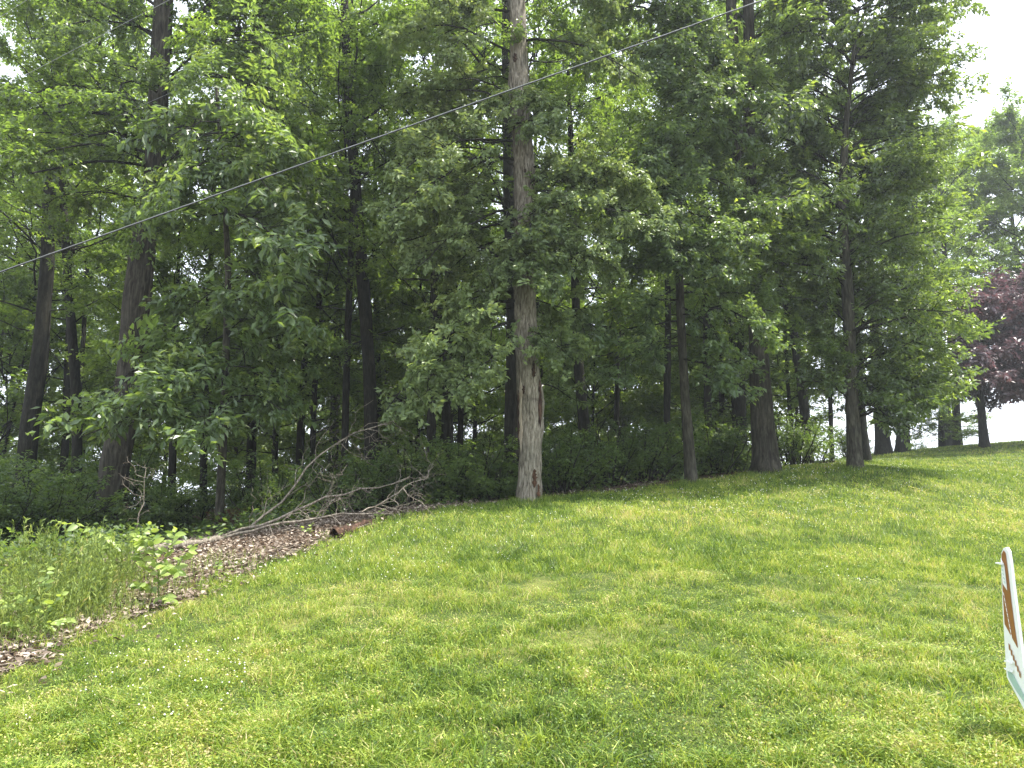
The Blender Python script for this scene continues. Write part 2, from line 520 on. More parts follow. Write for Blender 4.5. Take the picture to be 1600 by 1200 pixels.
def px_path(pts, Y, sink=0.25):
    """pts (px,py,width px) at depth Y -> world path and radii"""
    P = np.array([at(p[0], p[1], Y) for p in pts]); R = np.array([0.5 * p[2] * m_per_px(p[0], p[1], Y) for p in pts])
    g = float(Hf(P[0, 0], P[0, 1]))
    P[0, 2] = min(P[0, 2], g)
    P = np.concatenate([[P[0] - [0, 0, P[0, 2] - g + sink]], P[1:]]) if P[1, 2] > g + 0.1 else P
    return P, R, g


def limbs_from_trunk(rng, path, n, z0, z1, Lf, el0, el1, K=6, az=None, lift=0.1):
    """limbs with even heights along path; elevation from el0 (low) to el1 (top)"""
    zt = z0 + (z1 - z0) * (np.arange(n) + rng.uniform(0, 1, n)) / n
    pos = np.stack([np.interp(zt, path[:, 2], path[:, k]) for k in range(3)], 1)
    h = (zt - z0) / max(z1 - z0, 1e-6)
    a = np.arange(n) * 2.4 + rng.uniform(-0.5, 0.5, n) if az is None else rng.uniform(az[0], az[1], n)
    e = np.radians(el0 + (el1 - el0) * h + rng.normal(0, 8, n))
    D = np.stack([np.cos(e) * np.sin(a), np.cos(e) * np.cos(a), np.sin(e)], 1)
    L = Lf(h) * rng.uniform(0.75, 1.2, n)
    s = np.linspace(0, 1, K)
    Q = pos[:, None] + D[:, None] * (L[:, None] * s)[..., None]
    Q[..., 2] += lift * L[:, None] * s ** 2
    w = rng.normal(0, 0.07, (n, K, 3)) * L[:, None, None] / K * 2
    w[:, 0] = 0
    return Q + np.cumsum(w, 1), L


def foliage(rng, limbs, L, nsub, ntw, nlf, size, asp=0.45, twl=0.45, subl=0.42, r0=0.035, droop=0.3, tilt=0.45, cull=0.42, t0=0.25, tw_draw=False, lift=0.0, tnt=0.0):
    """limbs -> sub branches -> twigs -> leaves. Returns (wood chunk, leaf chunk)"""
    N, K, _ = limbs.shape
    Lb = L[:, None]
    sub, t = spawn(rng, limbs, nsub, t0, 1.0, lambda t: Lb * subl * (1.15 - 0.6 * t), 52, K=4, flat=0.75, lift=lift, even=True)
    tw, t2 = spawn(rng, sub, ntw, 0.15, 1.0, twl, 48, K=3, flat=0.7, lift=-0.12, jit=0.2, even=True)
    # cull twigs in coherent lumps so that gaps open
    c = tw[:, 1]
    nz = fbm(c[:, 0] * 0.95 + 31, c[:, 1] * 0.95 + 17, c[:, 2] * 1.25, seed=int(rng.integers(1000)), o=2)
    keep = nz > np.quantile(nz, cull * 0.75)
    tw = tw[keep]
    cl = vnoise(tw[:, 1, 0] * 1.1, tw[:, 1, 1] * 1.1, tw[:, 1, 2] * 1.4, seed=7)
    lf = leaves(rng, tw, nlf, size, asp, droop=droop, tilt=tilt, clump=np.clip((cl - 0.25) * 1.8 + tnt, 0, 1), spread=size * 0.25)
    rl_ = (np.clip(L, 0.5, 6) * 0.009 + 0.005)[:, None] * np.linspace(1, 0.28, K)[None]
    wood = [tubes(limbs, rl_, 5)]
    ls = np.linalg.norm(sub[:, -1] - sub[:, 0], axis=1)
    wood.append(tubes(sub, (0.004 + 0.007 * ls)[:, None] * np.linspace(1, 0.35, 4)[None], 3))
    if tw_draw:
        wood.append(tubes(tw, np.full((len(tw), 3), 0.004) * np.linspace(1, 0.5, 3)[None], 3))
    return merge(wood), lf


def place_tree(kind, label, pts, Y, bark, crown=None, extend=None, sides=12, ring=0.25, amp=0.012, group=None, top=None, cat='tree', flare=0.35, lumps=(), seed=None):
    """trunk from traced centre line; extra height above the frame by top (m)"""
    seed = int(RNG.integers(10000)) if seed is None else seed
    P, R, g = px_path(pts, Y)
    if top is not None and top > P[-1, 2]:
        d = (P[-1] - P[-2]) / np.linalg.norm(P[-1] - P[-2])
        d = nrm(d * 0.5 + np.array([0, 0, 0.5]))
        q = P[-1] + d * (top - P[-1, 2]) / d[2]
        P = np.concatenate([P, [P[-1] * 0.5 + q * 0.5], [q]]); R = np.concatenate([R, [R[-1] * 0.7, 0.02]])
    base = np.array([P[0, 0], P[0, 1], g])
    o = thing(kind, label, cat, base, group)
    V, F, T = trunk_tube(P - base, R, sides, ring, amp, seed, flare, lumps)
    part('trunk', mesh_np('trunk', V, F, bark, smooth=True), o)
    return o, P, R, base


def add_crown(o, base, chunks_wood, chunks_leaf, bark, leafmat, stuff=True):
    V, F, T = merge(chunks_wood)
    part('limbs', mesh_np('limbs', V - base, F, bark, T, True), o)
    V, F, T = merge(chunks_leaf)
    part('crown', mesh_np('crown', V - base, F, leafmat, T), o)
    return len(F)


NLEAF = 0


def crown_variant(seed, z0, z1, rad, nl, nsub, ntw, nlf, size, prof=None, el=(5, 55), cull=0.45, asp=0.5, mat=None, lean=0.4):
    """free-standing crown (origin at the trunk's foot) shared by copies"""
    rng = np.random.default_rng(seed)
    path = np.array([[0, 0, 0], [0, 0, z1 * 0.98]], float)
    prof = prof or (lambda h: rad * (0.55 + 0.45 * np.sin(np.pi * np.clip(h * 0.9 + 0.15, 0, 1))))
    lb, L = limbs_from_trunk(rng, path, nl, z0, z1 * 0.93, prof, el[0], el[1])
    w, l = foliage(rng, lb, L, nsub, ntw, nlf, size, asp=asp, twl=0.55, cull=cull)
    return (mesh_np('limbs_shared', w[0], w[1], BARK_DARK, w[2], True), mesh_np('crown_shared', l[0], l[1], mat or LEAF_FOREST, l[2]))


CV = {
    'tall_a': crown_variant(1, 6.0, 20, 3.8, 31, 9, 11, 18, 0.125, el=(15, 60), cull=0.5),
    'tall_b': crown_variant(2, 7.5, 22, 4.2, 31, 9, 11, 18, 0.125, el=(15, 60), cull=0.5),
    'tall_c': crown_variant(3, 4.5, 18, 3.4, 36, 9, 10, 17, 0.12, el=(10, 60), cull=0.5),
    'under_a': crown_variant(4, 1.6, 8.5, 2.6, 30, 8, 8, 13, 0.13, el=(5, 50), cull=0.35),
    'under_b': crown_variant(5, 2.2, 10, 2.9, 30, 8, 8, 13, 0.13, el=(5, 50), cull=0.35),
    'bushy': crown_variant(8, 0.3, 7.5, 2.8, 34, 8, 8, 12, 0.17, el=(20, 60), cull=0.3),
    'crest': crown_variant(9, 8.5, 22, 5.2, 44, 10, 10, 15, 0.2, el=(10, 55), cull=0.3),
    'wall_a': crown_variant(6, 0.6, 17, 4.4, 40, 9, 9, 14, 0.24, el=(15, 60), cull=0.25),
    'wall_b': crown_variant(7, 0.8, 21, 4.8, 42, 9, 9, 14, 0.24, el=(15, 60), cull=0.25),
}


def shared_crown(o, key, rot=None, sc=1.0, mat=None, sz=1.0):
    a, b_ = CV[key]
    rot = float(RNG.uniform(0, 6.28)) if rot is None else rot
    for nm, me in (('limbs', a), ('crown', b_)):
        c = part(nm, me, o)
        c.rotation_euler = (0, 0, rot)
        c.scale = (sc, sc, sc * sz)
        if mat is not None and nm == 'crown':
            c.material_slots[0].link = 'OBJECT'
            c.material_slots[0].material = mat
    return o


# ---- leafy branches shared by the near trees: each is wood + leaves, +X outward, +Z up
def mesh_two(name, wood, leaf, wm, lm):
    V, F, T = merge([wood, leaf])
    me = mesh_np(name, V, F, wm, T)
    me.materials.append(lm)
    mi = np.zeros(len(F), dtype=np.int32); mi[len(wood[1]):] = 1
    me.polygons.foreach_set('material_index', mi)
    return me


def branch_variant(seed, length, mat, size, asp, droop, tilt, nsub, ntw, nlf, cull, twl, spread=0.42, bark=None):
    rg = np.random.default_rng(seed)
    s_ = np.linspace(0, 1, 8)
    Q = np.zeros((1, 8, 3)); Q[0, :, 0] = s_ * length
    Q[0, :, 2] = 0.14 * length * np.sin(s_ * 2.6) - 0.05 * length * s_ ** 2
    w_ = rg.normal(0, 0.05 * length, (8, 3)) * np.array([0.2, 1, 0.7]); w_[0] = 0
    Q[0] += np.cumsum(w_, 0) * 0.45
    wd, lf = foliage(rg, Q, np.array([length]), nsub, ntw, nlf, size, asp=asp, twl=twl, subl=spread, cull=cull, t0=0.12, droop=droop, tilt=tilt, lift=0.1, tw_draw=True)
    return mesh_two('leafy_branch', wd, lf, bark or BARK_DARK, mat)


def species(seed, mat, size, asp, droop, tilt, dens=1.0, cull=0.3, twl=0.3, bark=None):
    d = lambda v: max(3, int(round(v * dens)))
    return {'long': [branch_variant(seed + q, 2.4, mat, size, asp, droop, tilt, 14, 9, d(13), cull, twl, 0.34, bark) for q in range(3)],
            'short': [branch_variant(seed + 9 + q, 1.2, mat, size, asp, droop, tilt, 9, 7, d(12), cull, twl * 0.8, 0.5, bark) for q in range(2)]}


SPC = {
    'oak': species(100, LEAF_OAK, 0.088, 0.55, 0.3, 0.75, 1.45, 0.34, 0.26),
    'forest': species(200, LEAF_FOREST, 0.09, 0.52, 0.25, 0.65, 1.4, 0.35, 0.34),
    'hickory': species(300, LEAF_HICKORY, 0.17, 0.42, 0.4, 0.45, 0.62, 0.35, 0.34),
    'mid': species(400, LEAF_HICKORY, 0.11, 0.5, 0.3, 0.6, 1.1, 0.35, 0.34),
    'cherry': species(500, LEAF_CHERRY, 0.10, 0.44, 0.45, 0.65, 1.2, 0.3, 0.3),
    'purple': species(600, LEAF_PURPLE, 0.15, 0.55, 0.3, 0.6, 0.9, 0.3, 0.4),
}


def dress(tree, base, limbs, L, sp, rng, fat=1.0):
    cr = bpy.data.objects.new('crown', None)
    cr.empty_display_size = 0.2
    link(cr, tree)
    for q in range(len(L)):
        p, e = limbs[q, 0], limbs[q, -1]
        cls, nom = ('long', 2.4) if L[q] > 1.55 else ('short', 1.2)
        me = SPC[sp][cls][int(rng.integers(len(SPC[sp][cls])))]
        X = nrm(e - p)
        Yv = nrm(np.cross([0, 0, 1.0], X)); Z = np.cross(X, Yv)
        r_ = rng.normal(0, 0.45)
        Y2 = Yv * math.cos(r_) + Z * math.sin(r_); Z2 = np.cross(X, Y2)
        sc = float(np.clip(L[q] / nom, 0.55, 1.5))
        fl = -1.0 if rng.uniform() < 0.5 else 1.0
        o = part('leafy_branch', me, cr)
        p_ = p - base
        sy = sc * fat * fl
        o.matrix_local = Matrix(((X[0] * sc, Y2[0] * sy, Z2[0] * sc * fat, p_[0]), (X[1] * sc, Y2[1] * sy, Z2[1] * sc * fat, p_[1]), (X[2] * sc, Y2[2] * sy, Z2[2] * sc * fat, p_[2]), (0, 0, 0, 1)))
    return cr


# ---- white oak in the middle of the frame
rng = np.random.default_rng(21)
Yc = 13.5
lump = [(2.0, 0.1, 0.05, 0.22, 0.5), (1.55, 0.0, 0.035, 0.15, 0.4), (1.5, 3.3, -0.04, 0.5, 0.25), (0.35, -0.9, -0.035, 0.2, 0.3)]
pts = [(826, 784, 44), (828, 745, 37), (828, 700, 35), (830, 650, 38), (827, 610, 40), (824, 560, 36), (820, 480, 34), (819, 400, 33), (821, 290, 37), (815, 200, 32), (810, 135, 33), (810, 60, 26), (808, 0, 25), (806, -120, 22)]
oak, P, R, base = place_tree('oak_tree', 'tall pale-barked oak in the middle with a torn patch of brown bark at its foot', pts, Yc, BARK_PALE, sides=72, ring=0.035, amp=0.02, top=17, flare=0.16, lumps=lump, seed=5)


def px_limbs(rng, specs, K=7, sag=0.0):
    """specs: (px0,py0,px1,py1,Y0,Y1) -> limbs (N,K,3)"""
    Q = []
    for (a, b, c, d, y0, y1) in specs:
        p, q = at(a, b, y0), at(c, d, y1)
        s = np.linspace(0, 1, K)[:, None]
        L = np.linalg.norm(q - p)
        m = p + (q - p) * s + np.array([0, 0, 1.0]) * (np.sin(s * np.pi) * sag * L)
        w = rng.normal(0, 0.05 * L / K, (K, 3)); w[0] = 0
        Q.append(m + np.cumsum(w, 0))
    Q = np.array(Q)
    return Q, np.linalg.norm(Q[:, -1] - Q[:, 0], axis=1)


def frame_limbs(rng, cx, Y, y0, y1, n, spread, Yspread, drop=(-60, 60), sides=(-1, 1), rise=0):
    out = []
    for k in range(n):
        y = y0 + (y1 - y0) * (k + rng.uniform(0, 1)) / n
        sg = rng.choice(sides)
        dx = sg * rng.uniform(0.35, 1.0) * spread
        out.append((cx, y, cx + dx, y + rng.uniform(*drop) + rise * abs(dx) / spread, Y, Y + rng.uniform(*Yspread)))
    return out


specs = frame_limbs(rng, 806, Yc, -160, 500, 34, 200, (-0.9, 1.4), (-30, 90), (-1, -1, -1, 1))
specs += frame_limbs(rng, 818, Yc, 260, 420, 7, 190, (-1.6, -0.1), (-10, 50), (1, 1))
specs += frame_limbs(rng, 818, Yc, 160, 200, 3, 60, (-0.9, -0.4), (0, 30), (-1, 1)) + frame_limbs(rng, 820, Yc, 335, 420, 6, 60, (-1.0, -0.4), (0, 40), (-1, 1))
specs += [(822, 520, 850, 540, Yc, 12.9)]
specs += [(810, 500, 612, 640, Yc, 12.3), (808, 470, 640, 600, Yc, 12.0), (812, 540, 700, 610, Yc, 12.2), (830, 300, 1010, 300, Yc, 12.6), (830, 340, 1040, 350, Yc, 12.8), (828, 400, 960, 420, Yc, 12.5),
          (835, 560, 905, 545, Yc, 12.7), (795, 215, 850, 195, Yc + .2, 12.6), (835, 165, 790, 185, Yc + .2, 12.5), (790, 350, 850, 370, Yc + .3, 12.7), (850, 390, 800, 430, Yc + .3, 12.6), (800, 400, 850, 440, Yc + .2, 12.7), (790, 170, 850, 165, Yc + .3, 12.8), (832, 520, 905, 560, Yc, 12.9), (838, 600, 905, 640, Yc, 14.2), (808, 330, 640, 420, Yc, 12.6), (806, 250, 600, 330, Yc, 12.4)]
lb, L = px_limbs(rng, specs, sag=0.08)
dress(oak, base, lb, L, 'oak', rng)

# torn bark, hollow and bare wood on the oak: thin shells that follow the trunk
def shell(pxs, cy_px, w_px, h_px, Y, off, seed):
    """irregular patch on the camera side of the oak trunk"""
    r_ = np.random.default_rng(seed)
    nu, nv = 9, 14
    V = []
    P_, R_, g_ = px_path(pts, Yc)
    cz = at(pxs, cy_px, Yc)
    mp = m_per_px(pxs, cy_px, Yc)
    for j in range(nv):
        v = j / (nv - 1) * 2 - 1
        wv = max(0, 1 - abs(v) ** 3) * (0.35 + 0.9 * r_.uniform())
        z = cz[2] + v * h_px * mp / 2
        cx = np.interp(z, P_[:, 2], P_[:, 0]); cyy = np.interp(z, P_[:, 2], P_[:, 1]); rr = np.interp(z, P_[:, 2], R_) * (1 + 0.12 * math.exp(-(z - base[2]) / 0.3))
        sh = r_.uniform(-0.4, 0.4)
        for i in range(nu):
            u = i / (nu - 1) * 2 - 1
            x = cz[0] + (u + sh) * wv * w_px * mp / 2
            q = np.clip((x - cx) / (rr + off), -0.985, 0.985)
            edge = max(abs(u), abs(v))
            ro = rr + off * (1 - 0.9 * edge ** 4) + r_.uniform(-0.004, 0.004)
            V.append((cx + q * ro, cyy - math.sqrt(1 - q * q) * ro, z))
    idn = np.arange(nu * nv).reshape(nv, nu)
    F = np.stack([idn[:-1, :-1], idn[:-1, 1:], idn[1:, 1:], idn[1:, :-1]], -1).reshape(-1, 4)
    return np.array(V) - base, F


for nm, mt, lab, a in [('bark_wound', WOUND, 'dark brown hollow near the foot', (835, 748, 9, 30, Yc, 0.022, 1)), ('bark_wound', WOUND, 'reddish strip below the hollow', (842, 768, 6, 22, Yc, 0.022, 2)),
                       ('bare_wood', BAREWOOD, 'pale strip of bare wood on the left side', (813, 650, 7, 120, Yc, 0.014, 3)), ('bark_wound', ROTTEN, 'dark split along the left side', (808.5, 655, 3.5, 90, Yc, 0.024, 4)),
                       ('bark_wound', ROTTEN, 'loose dark bark on the right side', (845, 632, 6, 80, Yc, 0.03, 5)), ('bark_wound', ROTTEN, 'small dark bark scar', (817, 612, 5, 14, Yc, 0.02, 7)),
                       ('bark_wound', ROTTEN, 'knot scar high on the trunk', (804, 98, 7, 16, Yc, 0.026, 6)), ('bark_wound', ROTTEN, 'small knot', (820, 275, 4, 8, Yc, 0.024, 8)), ('bark_wound', ROTTEN, 'rough patch high on the right', (834, 580, 6, 30, Yc, 0.02, 9))]:
    V, F = shell(*a)
    part(nm, mesh_np(nm, V, F, mt, smooth=True), oak, label=lab)

# ---- big oak on the left
rng = np.random.default_rng(31)
pts = [(176, 850, 64), (174, 790, 48), (177, 740, 44), (190, 670, 42), (203, 610, 41), (208, 540, 42), (213, 475, 42), (225, 380, 36), (240, 300, 31), (245, 200, 29), (250, 100, 29), (254, 30, 29), (258, -80, 27)]
t, P, R, base = place_tree('oak_tree', 'thick leaning brown-barked trunk of the tall oak at the left, rising through the whole frame', pts, 16.0, BARK_SHAG, sides=48, ring=0.06, amp=0.014, top=19, flare=0.25)
specs = frame_limbs(rng, 248, 16, -180, 330, 34, 300, (-2.6, 2.5), (-90, 40)) + [(262, 75, 370, -25, 16, 15.4), (262, 78, 420, 40, 16, 15.6), (245, 60, 180, 25, 16, 15.2), (240, 190, 40, 175, 16, 14.2), (236, 260, 40, 270, 16, 13.6)]
lb, L = px_limbs(rng, specs, sag=0.05)
for q_, r_ in enumerate((0.085, 0.05, 0.04, 0.04, 0.035)):
    V, F, T = tubes(lb[-5 + q_][None], r_ * np.linspace(1, 0.5, 7)[None], 8)
    part('limb', mesh_np('limb', V - base, F, BARK_DARK, smooth=True), t)
dress(t, base, lb, L, 'forest', rng)

# ---- hickory in front of it: thin stem, big leaves in layered sprays
rng = np.random.default_rng(32)
pts = [(344, 800, 14), (347, 720, 13), (351, 620, 12), (354, 520, 11), (357, 430, 10), (352, 330, 8), (345, 230, 7), (338, 130, 5)]
t, P, R, base = place_tree('hickory_tree', 'slender young hickory between the two left oaks with big leaves hanging over the thick trunk', pts, 14.0, BARK_MID, sides=16, ring=0.12, amp=0.006)
specs = frame_limbs(rng, 353, 14, 60, 640, 15, 150, (-1.2, 0.8), (10, 70), (-1, 1, 1))
specs += [(352, 560, 165, 610, 14, 12.0), (352, 580, 200, 640, 14, 11.8), (352, 640, 140, 700, 14, 11.6), (352, 640, 290, 690, 14, 11.8), (353, 470, 470, 500, 14, 12.3),
          (353, 600, 250, 600, 14, 11.9), (353, 340, 470, 395, 14, 12.4), (354, 620, 440, 640, 14, 13.0), (352, 250, 250, 330, 14, 12.3), (350, 120, 300, 130, 14, 12.6), (350, 180, 380, 190, 14, 12.4), (352, 250, 420, 300, 14, 12.6)]
lb, L = px_limbs(rng, specs, sag=0.10)
dress(t, base, lb, L, 'hickory', rng)

# ---- slim tree right of the middle
rng = np.random.default_rng(33)
pts = [(1081, 757, 21), (1077, 710, 18), (1072, 640, 15), (1067, 560, 13), (1063, 480, 13), (1060, 380, 12), (1060, 250, 11), (1060, 100, 9), (1062, -60, 7)]
t, P, R, base = place_tree('young_tree', 'slim straight grey trunk on the lawn edge between the pale oak and the shaggy tree', pts, 15.0, BARK_MID, sides=20, ring=0.08, amp=0.006, top=15)
specs = frame_limbs(rng, 1061, 15, -120, 540, 44, 150, (-1.7, 0.8), (-20, 60)) + frame_limbs(rng, 1035, 15.2, -80, 440, 12, 60, (-1.6, -1.0), (-10, 40), (1, 1)) + frame_limbs(rng, 1085, 15.2, -80, 440, 10, 60, (-1.6, -1.0), (-10, 40), (-1, -1)) + [(1064, 540, 960, 590, 15, 13.9), (1064, 560, 1150, 610, 15, 14.0), (1064, 470, 930, 520, 15, 13.8)]
lb, L = px_limbs(rng, specs, sag=0.06)
dress(t, base, lb, L, 'mid', rng)

# ---- shaggy forked tree
rng = np.random.default_rng(34)
pts = [(1199, 743, 46), (1194, 700, 38), (1190, 640, 34), (1186, 560, 30), (1183, 500, 28), (1179, 440, 26), (1174, 340, 24), (1170, 240, 20), (1171, 150, 18), (1170, 60, 17), (1169, 0, 16), (1168, -100, 14)]
t, P, R, base = place_tree('shaggy_tree', 'thick trunk with shaggy furrowed bark and flared foot on the lawn edge, forking higher up', pts, 17.0, BARK_SHAG, sides=48, ring=0.06, amp=0.02, top=18, flare=0.45)
fk = np.array([at(1178, 420, 17.0), at(1160, 300, 16.9), at(1150, 200, 16.8), at(1146, 100, 16.8), at(1142, 0, 16.8), at(1140, -120, 16.8)])
V, F, T = trunk_tube(fk - base, np.array([0.14, 0.15, 0.15, 0.14, 0.13, 0.1]), 24, 0.1, 0.01, 77, 0)
part('fork_stem', mesh_np('fork_stem', V, F, BARK_SHAG, smooth=True), t)
specs = frame_limbs(rng, 1172, 17, -200, 70, 16, 190, (0.2, 2.6), (-50, 30)) + frame_limbs(rng, 1175, 17, 170, 400, 18, 170, (-1.5, 2.4), (-50, 30)) + [(1185, 520, 1290, 560, 17, 16), (1185, 560, 1120, 600, 17, 16)]
lb, L = px_limbs(rng, specs, sag=0.06)
dress(t, base, lb, L, 'forest', rng)

# ---- glossy leaved tree on the right
rng = np.random.default_rng(35)
pts = [(1336, 733, 27), (1335, 700, 22), (1332, 640, 20), (1328, 560, 19), (1326, 480, 18), (1320, 400, 16), (1316, 330, 14), (1318, 260, 12), (1322, 190, 9), (1332, 100, 6), (1342, 10, 4)]
t, P, R, base = place_tree('cherry_tree', 'straight trunk with wide low glossy crown, in front of the row at right', pts, 16.5, BARK_MID, sides=24, ring=0.08, amp=0.007)


def jx(y):   # half width of the crown in photo pixels
    return np.interp(y, [-150, 0, 120, 300, 450, 560, 640], [150, 185, 200, 195, 200, 190, 130])


specs = []
for k in range(120):
    y = -120 + 770 * (k + rng.uniform()) / 120
    y = min(y, 630)
    cxx = np.interp(y, [0, 200, 400, 730], [1342, 1320, 1320, 1336])
    sg = rng.choice([-1, 1]); f_ = rng.uniform(0.3, 0.97)
    dx = sg * jx(y) * f_ * (0.55 if (sg < 0 and y > 420) else 1.0)
    fwd = -2.2 if (f_ > 0.55 and y < 500) else -0.5
    specs.append((cxx, y + 25, cxx + dx, y + rng.uniform(-50, 25), 16.5, 16.5 + rng.uniform(fwd, 2.3)))
specs += [(1332, 90, 1512, 95, 16.5, 16.2), (1332, 20, 1500, 10, 16.5, 16.2), (1322, 375, 1225, 365, 16.5, 15.8), (1326, 400, 1400, 360, 16.5, 15.7)]
lb, L = px_limbs(rng, specs, sag=-0.03)
dress(t, base, lb, L, 'cherry', rng)

# ---- purple leaved tree at the right edge
rng = np.random.default_rng(36)
pts = [(1538, 698, 16), (1535, 660, 12), (1532, 620, 11), (1532, 560, 9), (1540, 500, 7), (1550, 450, 5)]
t, P, R, base = place_tree('purple_tree', 'purple-leaved tree with a short dark trunk at the right edge of the lawn', pts, 32.0, BARK_DARK, sides=12, ring=0.2, amp=0.01)
specs = []
for k in range(44):
    y = 450 + 175 * (k + rng.uniform()) / 44
    hw = np.interp(y, [440, 500, 560, 620], [70, 95, 110, 100])
    sg = rng.choice([-1, 1, 1])
    cx_ = 1545
    dx = sg * hw * rng.uniform(0.2, 1.0) * (0.6 if sg < 0 else 1.5)
    specs.append((cx_, y + 20, cx_ + dx, y + rng.uniform(-12, 12), 32, 32 + rng.uniform(-3, 3)))
lb, L = px_limbs(rng, specs, sag=0.05)
dress(t, base, lb, L, 'purple', rng)

